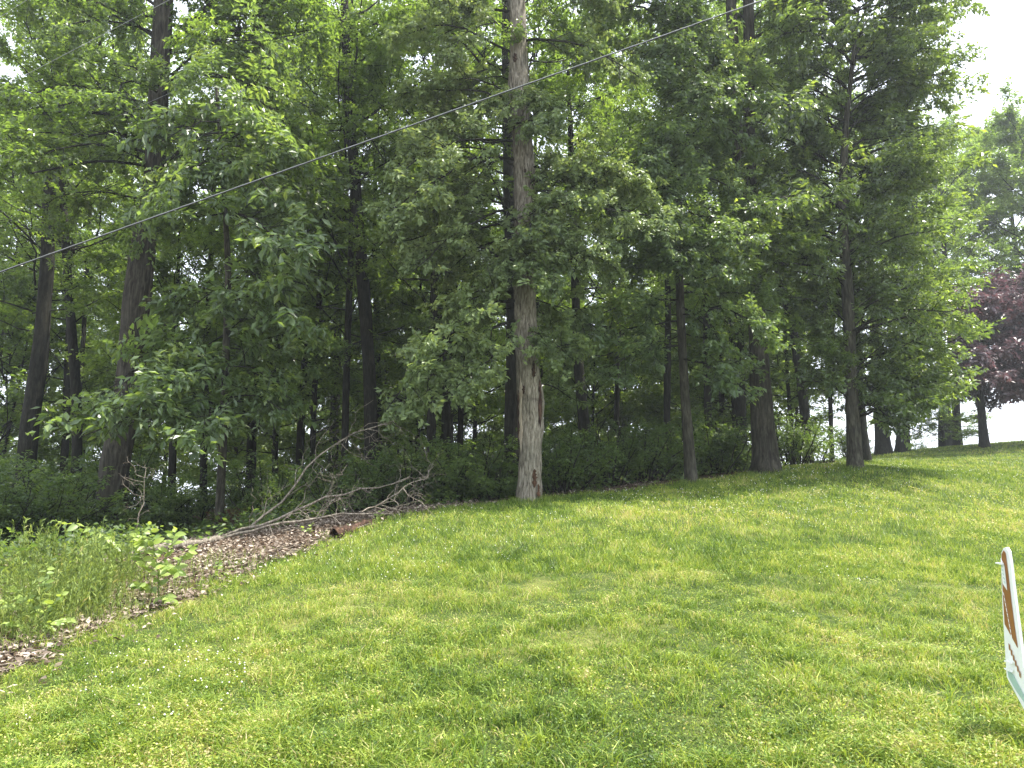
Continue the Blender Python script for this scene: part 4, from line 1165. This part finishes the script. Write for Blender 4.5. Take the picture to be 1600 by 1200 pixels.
def sapling(lab, stems, leafsize, nleaf, cat='sapling', name='sapling', grp='leafy saplings at the edge of the lawn'):
    """stems: list of lists of world points, first stem starts at the ground"""
    base = np.array(stems[0][0]); 
    o = thing(name, lab, cat, base, grp)
    ch = []
    for q, stp in enumerate(stems):
        Pq = np.array(stp) - base
        K = 7
        seg = np.r_[0, np.cumsum(np.linalg.norm(np.diff(Pq, axis=0), axis=1))]
        s_ = np.linspace(0, seg[-1], K)
        Pp = np.stack([np.interp(s_, seg, Pq[:, j]) for j in range(3)], 1)
        Pp[1:-1] += rng.normal(0, 0.008, (K - 2, 3))
        ch.append(tubes(Pp[None], np.linspace(0.007, 0.002, K)[None] * (1 if q == 0 else 0.6), 5))
        nl = int(nleaf * (1 if q == 0 else 0.7))
        for j in range(nl):
            tq = 0.22 + 0.78 * (j + 0.5) / nl
            f_ = tq * (K - 1); i0 = min(int(f_), K - 2)
            p_ = Pp[i0] + (Pp[i0 + 1] - Pp[i0]) * (f_ - i0)
            T_ = nrm(Pp[i0 + 1] - Pp[i0])
            sd_ = nrm(np.cross(T_, [0.05, 0.1, 1.0])) * (1 if j % 2 else -1)
            if abs(T_[2]) > 0.8:
                a_ = j * 2.4
                sd_ = np.array([math.cos(a_), math.sin(a_), 0])
            X = nrm(T_ * 0.45 + sd_ * np.array([1, 0.5, 1]) + np.array([0, 0, rng.uniform(-0.6, 0.1)]))
            Zn = nrm(np.array([0.05, -0.75, 0.8]) + rng.normal(0, 0.4, 3))
            Yn = nrm(np.cross(Zn, X)); Zn = np.cross(X, Yn)
            c = part('leaf', LEAFMESH[int(rng.integers(4))], o)
            sz = leafsize * rng.uniform(0.65, 1.15) * (1 - 0.35 * (tq > 0.9))
            M = Matrix(((X[0], Yn[0], Zn[0], p_[0]), (X[1], Yn[1], Zn[1], p_[1]), (X[2], Yn[2], Zn[2], p_[2]), (0, 0, 0, 1))) @ Matrix.Scale(float(sz), 4)
            c.matrix_local = M
    V, F, T = merge(ch)
    part('stem', mesh_np('stem', V, F, WEED, T, True), o)
    return o


def A3(px, py, Y):
    return at(px, py, Y)


g0 = hit(215, 900)
Y0 = g0[1]
sapling('arching sapling with bright yellow-green leaves bending left over the weeds', [[g0, A3(205, 862, Y0), A3(170, 838, Y0 - .1), A3(125, 822, Y0 - .1), A3(80, 813, Y0 - .2)], [A3(160, 836, Y0), A3(172, 850, Y0), A3(182, 868, Y0)], [A3(190, 848, Y0), A3(165, 858, Y0), A3(150, 868, Y0)], [A3(205, 862, Y0), A3(215, 850, Y0), A3(212, 835, Y0)]], 0.125, 26)
g0 = hit(248, 945); Y0 = g0[1]
sapling('upright bright leafy sapling right of the arching one', [[g0, A3(247, 900, Y0), A3(240, 860, Y0), A3(234, 818, Y0)], [A3(247, 890, Y0), A3(262, 860, Y0), A3(276, 826, Y0)], [A3(247, 900, Y0), A3(280, 880, Y0), A3(300, 850, Y0)], [A3(247, 900, Y0), A3(222, 880, Y0), A3(212, 858, Y0)], [A3(247, 930, Y0), A3(265, 935, Y0 - .1), A3(272, 940, Y0 - .1)], [A3(247, 920, Y0), A3(222, 915, Y0 - .1), A3(208, 912, Y0 - .1)], [A3(245, 880, Y0), A3(262, 884, Y0 - .1), A3(280, 895, Y0 - .2)], [A3(242, 860, Y0), A3(228, 850, Y0), A3(215, 842, Y0)]], 0.105, 24)
g0 = hit(60, 1000); Y0 = g0[1]
sapling('spreading bramble-like plant at the lower left with pale leaves', [[g0, A3(58, 970, Y0), A3(50, 940, Y0), A3(20, 915, Y0)], [A3(58, 965, Y0), A3(30, 950, Y0), A3(0, 940, Y0)], [A3(58, 970, Y0), A3(82, 945, Y0), A3(100, 925, Y0)], [A3(60, 985, Y0), A3(90, 970, Y0 - .1), A3(115, 965, Y0 - .1)], [A3(60, 985, Y0), A3(30, 975, Y0 - .1), A3(5, 972, Y0 - .1)], [A3(58, 960, Y0), A3(65, 930, Y0), A3(75, 880, Y0)]], 0.075, 24)
g0 = hit(335, 905); Y0 = g0[1]
sapling('low leafy seedling by the leaf litter, right of the upright sapling', [[g0, A3(336, 893, Y0), A3(342, 878, Y0)], [A3(336, 900, Y0), A3(350, 893, Y0), A3(362, 890, Y0)]], 0.07, 8)
g0 = hit(485, 838); Y0 = g0[1]
sapling('tiny yellow-green seedling in the leaf litter below the fallen limbs', [[g0, A3(484, 826, Y0), A3(490, 815, Y0)], [A3(484, 832, Y0), A3(475, 826, Y0), A3(468, 822, Y0)]], 0.07, 7)
g0 = hit(595, 812); Y0 = g0[1]
sapling('tiny bright seedling at the right end of the leaf litter', [[g0, A3(594, 803, Y0), A3(598, 795, Y0)], [A3(594, 808, Y0), A3(584, 803, Y0), A3(580, 800, Y0)]], 0.07, 6)

# ------------------------------------------------------------------ fallen limbs and rotten log
rng = np.random.default_rng(80)


def limb_poly(pp, Y0, Y1, K=12, jit=0.02):
    n_ = len(pp)
    W_ = np.array([at(p[0], p[1], Y0 + (Y1 - Y0) * q / (n_ - 1)) for q, p in enumerate(pp)])
    seg = np.r_[0, np.cumsum(np.linalg.norm(np.diff(W_, axis=0), axis=1))]
    s_ = np.linspace(0, seg[-1], K)
    Q = np.stack([np.interp(s_, seg, W_[:, j]) for j in range(3)], 1)
    Q[1:-1] += rng.normal(0, jit, (K - 2, 3))
    return Q


mains = [
    ('dead_limb', 'long bare limb sweeping up to the right', [(348, 838), (400, 822), (430, 800), (455, 765), (478, 733), (510, 702), (540, 680), (575, 668), (600, 660), (640, 652)], 11.3, 12.6, 5.6, 1.6),
    ('dead_limb', 'middle bare limb', [(350, 838), (410, 818), (450, 808), (480, 790), (520, 776), (560, 766), (595, 760), (640, 745)], 11.3, 12.0, 6.5, 1.8),
    ('dead_limb', 'grey limb lying along the litter', [(345, 842), (390, 828), (430, 820), (470, 812), (500, 808), (540, 806), (580, 802), (610, 803)], 11.2, 11.4, 6.0, 1.8),
    ('dead_limb', 'thin limb rising at the right end', [(565, 800), (595, 785), (630, 765), (660, 750), (678, 728)], 11.4, 12.2, 3.0, 1.2),
    ('dead_limb', 'thin upright dead shoot', [(385, 828), (393, 800), (395, 780), (394, 762)], 11.4, 11.4, 2.0, 0.9),
    ('dead_limb', 'thin shoot rising from the long limb', [(540, 692), (550, 670), (556, 650), (566, 638), (583, 625)], 12.1, 12.1, 1.8, 0.7)]
W0 = at(345, 840, 11.25)
fb = thing('fallen_branch', 'tangle of bare grey dead limbs fallen from the left across the leaf litter', 'fallen branch', W0)
allL = []
for nm, lab, pp, y0, y1, w0, w1 in mains:
    Q = limb_poly(pp, y0, y1)
    px2 = 11.5 / 1200
    R_ = np.linspace(w0, w1, len(Q)) * 0.38 * px2
    V, F, T = tubes((Q - W0)[None], R_[None], 8)
    part('limb', mesh_np('limb', V, F, DEADWOOD, smooth=True), fb, label=lab)
    allL.append(Q)
A_ = np.array(allL[:4])
tw1, t_ = spawn(rng, A_, 12, 0.1, 0.92, 0.6, 50, K=6, flat=0.3, jit=0.45)
tw2, t_ = spawn(rng, tw1, 4, 0.2, 1.0, 0.3, 48, K=5, flat=0.2, jit=0.6)
V, F, T = merge([tubes(tw1 - W0, np.linspace(0.0065, 0.0025, 6)[None] * np.ones((len(tw1), 1)), 4), tubes(tw2 - W0, np.linspace(0.0035, 0.0018, 5)[None] * np.ones((len(tw2), 1)), 3)])
part('twigs', mesh_np('twigs', V, F, DEADWOOD, T, True), fb, kind='stuff')

# a dead snag with twigs beside the thick oak
W1 = hit(222, 862)
sn = thing('dead_snag', 'thin leafless dead stem with crooked twigs right of the thick left oak', 'dead sapling', W1)
Q = limb_poly([(196, 858), (215, 820), (222, 790), (226, 760), (228, 735)], W1[1], W1[1] + 0.2, 8)
Q[0] = W1
V, F, T = tubes((Q - W1)[None], np.linspace(0.01, 0.004, 8)[None], 5)
part('stem', mesh_np('stem', V, F, DEADWOOD, smooth=True), sn)
tw1, _t = spawn(rng, Q[None], 9, 0.3, 1, 0.3, 60, K=5, flat=0.4, jit=0.6)
tw2, _t = spawn(rng, tw1, 3, 0.3, 1, 0.12, 50, K=4, flat=0.4, jit=0.5)
V, F, T = merge([tubes(tw1 - W1, np.linspace(0.005, 0.002, 5)[None] * np.ones((len(tw1), 1)), 4), tubes(tw2 - W1, np.full((len(tw2), 4), 0.0018), 3)])
part('twigs', mesh_np('twigs', V, F, DEADWOOD, T, True), sn)

# logs
def log(lab, p0, p1, r0, r1, mat, seed, name='log', cat='log'):
    p0, p1 = np.array(p0), np.array(p1)
    K = 26
    s_ = np.linspace(0, 1, K)
    C_ = p0 + (p1 - p0) * s_[:, None]
    C_[:, 2] += (vnoise(s_ * 4, s_ * 0, seed=seed) - 0.5) * 0.06
    rr = (r0 + (r1 - r0) * s_) * (0.75 + 0.5 * vnoise(s_ * 6, s_ * 0 + 3, seed=seed))
    rr[0] *= 0.6; rr[-1] *= 0.3
    V, F, T = tubes((C_ - p0)[None], rr[None], 14)
    V = V + (nrm(V - np.repeat(C_ - p0, 14, 0)) * ((vnoise(V[:, 0] * 22, V[:, 1] * 22, V[:, 2] * 22, seed=seed) - 0.5) * r0 * 0.7)[:, None])
    caps = np.array([[0, 3, 6, 9], [0, 9, 11, 13]])
    o = thing(name, lab, cat, p0)
    part('bark', mesh_np('bark', V, np.concatenate([F, caps, caps + (K - 1) * 14]), mat, smooth=True), o)
    return o


a_, b_ = hit(522, 842), hit(582, 818)
log('short rotten dark log half buried in leaves at the lawn edge', a_ + [0, 0, 0.04], b_ + [0, 0, 0.03], 0.09, 0.05, ROTTEN, 3)
a_, b_ = hit(196, 872), hit(345, 846)
log('long grey log lying behind the saplings toward the fallen limbs', a_ + [0, 0, 0.02], b_ + [0, 0, 0.04], 0.05, 0.06, DEADWOOD, 6)
a_, b_ = hit(60, 872), hit(150, 876)
log('thin weathered log behind the tall weeds at the left', a_ + [0, 0, 0.02], b_ + [0, 0, 0.04], 0.03, 0.03, DEADWOOD, 8)

# rust brown dead conifer sprig and brush
for px, py, lab, sc in [(345, 835, 'small rust-brown dead evergreen beside the butt of the fallen limbs', 0.42), (105, 862, 'reddish-brown dead brush at the left behind the arching sapling', 0.36)]:
    W2 = hit(px, py)
    W2[1] += 0.4; W2[2] = float(Hf(W2[0], W2[1]))
    o = thing('dead_shrub', lab, 'dead shrub', W2)
    ns = 22
    a = rng.uniform(0, 6.28, ns); e = np.radians(rng.uniform(25, 85, ns))
    Q = (np.stack([np.cos(e) * np.cos(a), np.cos(e) * np.sin(a), np.sin(e)], 1) * (sc * rng.uniform(0.6, 1.3, ns))[:, None])[:, None] * np.linspace(0, 1, 4)[None, :, None]
    tw, _t = spawn(rng, Q, 7, 0.2, 1, 0.14, 45, K=3, flat=0.5)
    lf = leaves(rng, tw, 9, 0.035, 0.22, tilt=0.9, spread=0.008)
    V, F, T = merge([tubes(Q, np.full((ns, 4), 0.004), 3), tubes(tw, np.full((len(tw), 3), 0.002), 3)])
    part('stems', mesh_np('stems', V, F, ROTTEN, T), o)
    part('dead_foliage', mesh_np('dead_foliage', lf[0], lf[1], LEAF_RUST, lf[2]), o)

# ------------------------------------------------------------------ overhead cables
CAB_L = mat_plain('cable_aluminium', (0.26, 0.27, 0.27), 0.45, 0.5, 0.1, 40, 0.3)
CAB_D = mat_plain('cable_insulation', (0.035, 0.037, 0.038), 0.5, 0.4, 0.1, 40)


def cable(lab, p0, p1, Y0, Y1, r, twin, ext=0.5, sag=0.0):
    a_, b_ = at(*p0, Y0), at(*p1, Y1)
    d = b_ - a_
    a2, b2 = a_ - d * ext, b_ + d * ext
    K = 160
    s_ = np.linspace(0, 1, K)
    C_ = a2 + (b2 - a2) * s_[:, None]
    C_[:, 2] -= sag * 4 * (s_ * (1 - s_))
    o = thing('overhead_cable', lab, 'cable', a2, 'overhead cables crossing in front of the trees')
    if twin:
        tot = np.linalg.norm(b2 - a2)
        K = 1200
        s_ = np.linspace(0, 1, K)
        C_ = a2 + (b2 - a2) * s_[:, None]
        C_[:, 2] -= sag * 4 * (s_ * (1 - s_))
        ph = s_ * tot * 2 * np.pi / 0.35
        off = np.stack([0 * ph, np.sin(ph), np.cos(ph)], 1) * r * 0.25
        off[:, 2] += r * 0.9
        for nm, sg, mt in (('bare_strand', 1, CAB_L), ('insulated_strand', -1, CAB_D)):
            V, F, T = tubes((C_ + off * sg - a2)[None], np.full((1, K), r * (0.8 if sg > 0 else 1.1)), 6)
            part(nm, mesh_np(nm, V, F, mt, smooth=True), o)
    else:
        V, F, T = tubes((C_ - a2)[None], np.full((1, K), r), 6)
        part('wire', mesh_np('wire', V, F, CAB_L, smooth=True), o)


cable('thick twisted service cable crossing the whole upper picture', (0, 425), (1195, -1), 9.0, 9.0, 0.0058, True, 0.35)
cable('thin pale wire at the upper left, second from the top corner', (0, 138), (268, -2), 10.0, 10.0, 0.0032, False, 1.2)
cable('short thin pale wire cutting the top left corner', (0, 27), (42, 0), 10.0, 10.0, 0.0032, False, 5)
cable('faint thin wire between the leaves below the pale one at upper left', (0, 262), (410, 82), 14.2, 14.2, 0.0028, False, 0.4)

# ------------------------------------------------------------------ yard sign at the right edge
SB = mat_plain('sign_brown', (0.27, 0.115, 0.035), 0.45, 0.4, 0.12, 12)
SW = mat_plain('sign_white', (0.80, 0.82, 0.80), 0.45, 0.4, 0.04, 12)
ST = mat_plain('sign_green', (0.35, 0.50, 0.44), 0.45, 0.4, 0.1, 12)
SE = mat_plain('stake_steel', (0.05, 0.05, 0.045), 0.5, 0.4, 0.2, 30, 0.6)
far = at(1565, 900, 3.75)
ray = nrm(np.array([far[0], far[1], 0]))
angp = math.radians(24)
# in the sign's plane: unit vector pointing towards the near edge
ud = -np.array([ray[0] * math.cos(angp) - ray[1] * math.sin(angp), ray[0] * math.sin(angp) + ray[1] * math.cos(angp), 0])
if ud[0] / max(-ud[1], 1e-6) < 0 and False:
    ud = ud
nrml = np.cross(ud, [0, 0, 1.0])
if np.dot(nrml, -far) < 0:
    nrml = -nrml


def on_sign(px, py, off=0.0):
    """point of the sign plane seen at px,py, in plane coordinates (u, z)"""
    d = at(px, py, 1.0) - np.array([0, 0, EYE])
    c = np.array([0, 0, EYE])
    f0 = np.array([far[0], far[1], 0]) + nrml * off
    t_ = np.dot(f0 - c, nrml) / np.dot(d, nrml)
    p_ = c + d * t_
    return np.dot(p_ - np.array([far[0], far[1], 0]), ud), p_[2]


def sign_plate(name, uv, t0, t1, mat, parent, base, label=None):
    n_ = len(uv)
    V = []
    for o_ in (t0, t1):
        for (u_, z_) in uv:
            p_ = np.array([far[0], far[1], 0]) + ud * u_ + nrml * o_
            V.append((p_[0], p_[1], z_))
    me = bpy.data.meshes.new(name)
    F = [tuple(range(n_))[::-1], tuple(range(n_, 2 * n_))] + [(i_, (i_ + 1) % n_, n_ + (i_ + 1) % n_, n_ + i_) for i_ in range(n_)]
    me.from_pydata([tuple(np.array(v) - base) for v in V], [], F)
    me.materials.append(mat)
    me.update()
    return part(name, me, parent, label=label)


def arc(c, r, a0, a1, n_):
    return [(c[0] + r * math.cos(a0 + (a1 - a0) * k_ / (n_ - 1)), c[1] + r * math.sin(a0 + (a1 - a0) * k_ / (n_ - 1))) for k_ in range(n_)]


outline_px = [(1573, 1058), (1570, 1010), (1567, 960), (1565, 910), (1564, 875), (1565, 863), (1568, 856), (1572, 855), (1576, 862), (1579, 880), (1583, 915), (1588, 955), (1594, 1000), (1600, 1048), (1606, 1100), (1607, 1122), (1598, 1105), (1586, 1082)]
uv = [on_sign(*p) for p in outline_px]
gs = at(1590, 1120, 3.4)
sb = np.array([far[0], far[1], float(Hf(far[0], far[1]))])
sg = thing('yard_sign', 'brown and white round-topped yard sign seen nearly edge-on at the right frame edge', 'sign', sb)
sign_plate('sign_panel', uv, -0.012, 0.0, SW, sg, sb)
c_ = np.mean(uv, 0)


def inner(pp):
    return [on_sign(*p) for p in pp]


sign_plate('brown_field', inner([(1571, 975), (1568.2, 930), (1566.2, 885), (1566.4, 866), (1569, 860), (1572, 864), (1576.5, 900), (1581, 940), (1586, 978), (1591, 1012)]), 0.002, 0.004, SB, sg, sb)
sign_plate('green_field', inner([(1566.2, 872), (1571.5, 884), (1576, 922), (1569.5, 912)]), 0.006, 0.008, SW, sg, sb)
sign_plate('green_band', inner([(1575, 1046), (1584, 1054), (1600, 1084), (1602, 1098), (1588, 1078), (1577, 1058)]), 0.002, 0.004, ST, sg, sb)
# lettering strokes, too oblique to read in the photograph
for k_ in range(9):
    x0, y0 = 1569.5 + k_ * 1.55, 925 + k_ * 8.2
    sign_plate('lettering', inner([(x0, y0), (x0 + 1.0, y0 + 4.5), (x0 + 2.0, y0 + 7.5), (x0 + 1.2, y0 + 2.5)]), 0.006, 0.0075, SW, sg, sb)
for k_ in range(6):
    x0, y0 = 1577.5 + k_ * 3.3, 1005 + k_ * 8.5
    sign_plate('lettering', inner([(x0, y0), (x0 + 0.6, y0 + 9), (x0 + 2.4, y0 + 12), (x0 + 1.8, y0 + 3)]), 0.004, 0.0055, SB, sg, sb)
for k_ in range(5):
    x0, y0 = 1568.2 + k_ * 1.1, 882 + k_ * 6.4
    sign_plate('lettering', inner([(x0, y0), (x0 + 1.6, y0 + 3), (x0 + 1.7, y0 + 4.4), (x0 + .1, y0 + 1.5)]), 0.010, 0.0115, ST, sg, sb)
# clips and stakes
for pxx, pyy in ((1566, 881), (1580, 1035), (1580, 1047)):
    u_, z_ = on_sign(pxx, pyy)
    sign_plate('clip', [(u_ - 0.02, z_), (u_ + 0.035, z_ - 0.002), (u_ + 0.035, z_ + 0.007), (u_ - 0.02, z_ + 0.006)], 0.009, 0.022, SW, sg, sb)
for du in (0.10, 0.15, 0.22):
    p_ = np.array([far[0], far[1], 0]) + ud * du - nrml * 0.006
    zg = float(Hf(p_[0], p_[1]))
    Q = np.array([[p_[0], p_[1], zg - 0.08], [p_[0], p_[1], (zg + 0.9) * .5 + .1], [p_[0], p_[1], on_sign(1585, 1070)[1] + 0.06]]) - sb
    V, F, T = tubes(Q[None], np.full((1, 3), 0.005), 6)
    part('stake', mesh_np('stake', V, F, SE, smooth=True), sg)

# ------------------------------------------------------------------ humid summer air
HZ = bpy.data.materials.new('haze')
HZ.use_nodes = True
hn = HZ.node_tree
hn.nodes.clear()
ho = hn.nodes.new('ShaderNodeOutputMaterial')
hv = hn.nodes.new('ShaderNodeVolumePrincipled')
hv.inputs['Color'].default_value = (0.86, 0.93, 1.0, 1)
hv.inputs['Density'].default_value = HAZE_DENSITY
hv.inputs['Anisotropy'].default_value = 0.35
hn.links.new(hv.outputs[0], ho.inputs['Volume'])
hx0, hx1, hy0, hy1, hz0, hz1 = -905.0, 905.0, -305.0, 1505.0, float(GZ.min()) - 1.0, 32.0
hvv = [(x, y, z) for z in (hz0, hz1) for y in (hy0, hy1) for x in (hx0, hx1)]
hm = bpy.data.meshes.new('haze')
hm.from_pydata(hvv, [], [(0, 2, 3, 1), (4, 5, 7, 6), (0, 1, 5, 4), (2, 6, 7, 3), (0, 4, 6, 2), (1, 3, 7, 5)])
hm.materials.append(HZ)
part('haze', hm, kind='stuff')

print('TRIS', sum(len(m.polygons) * 2 for m in bpy.data.meshes))
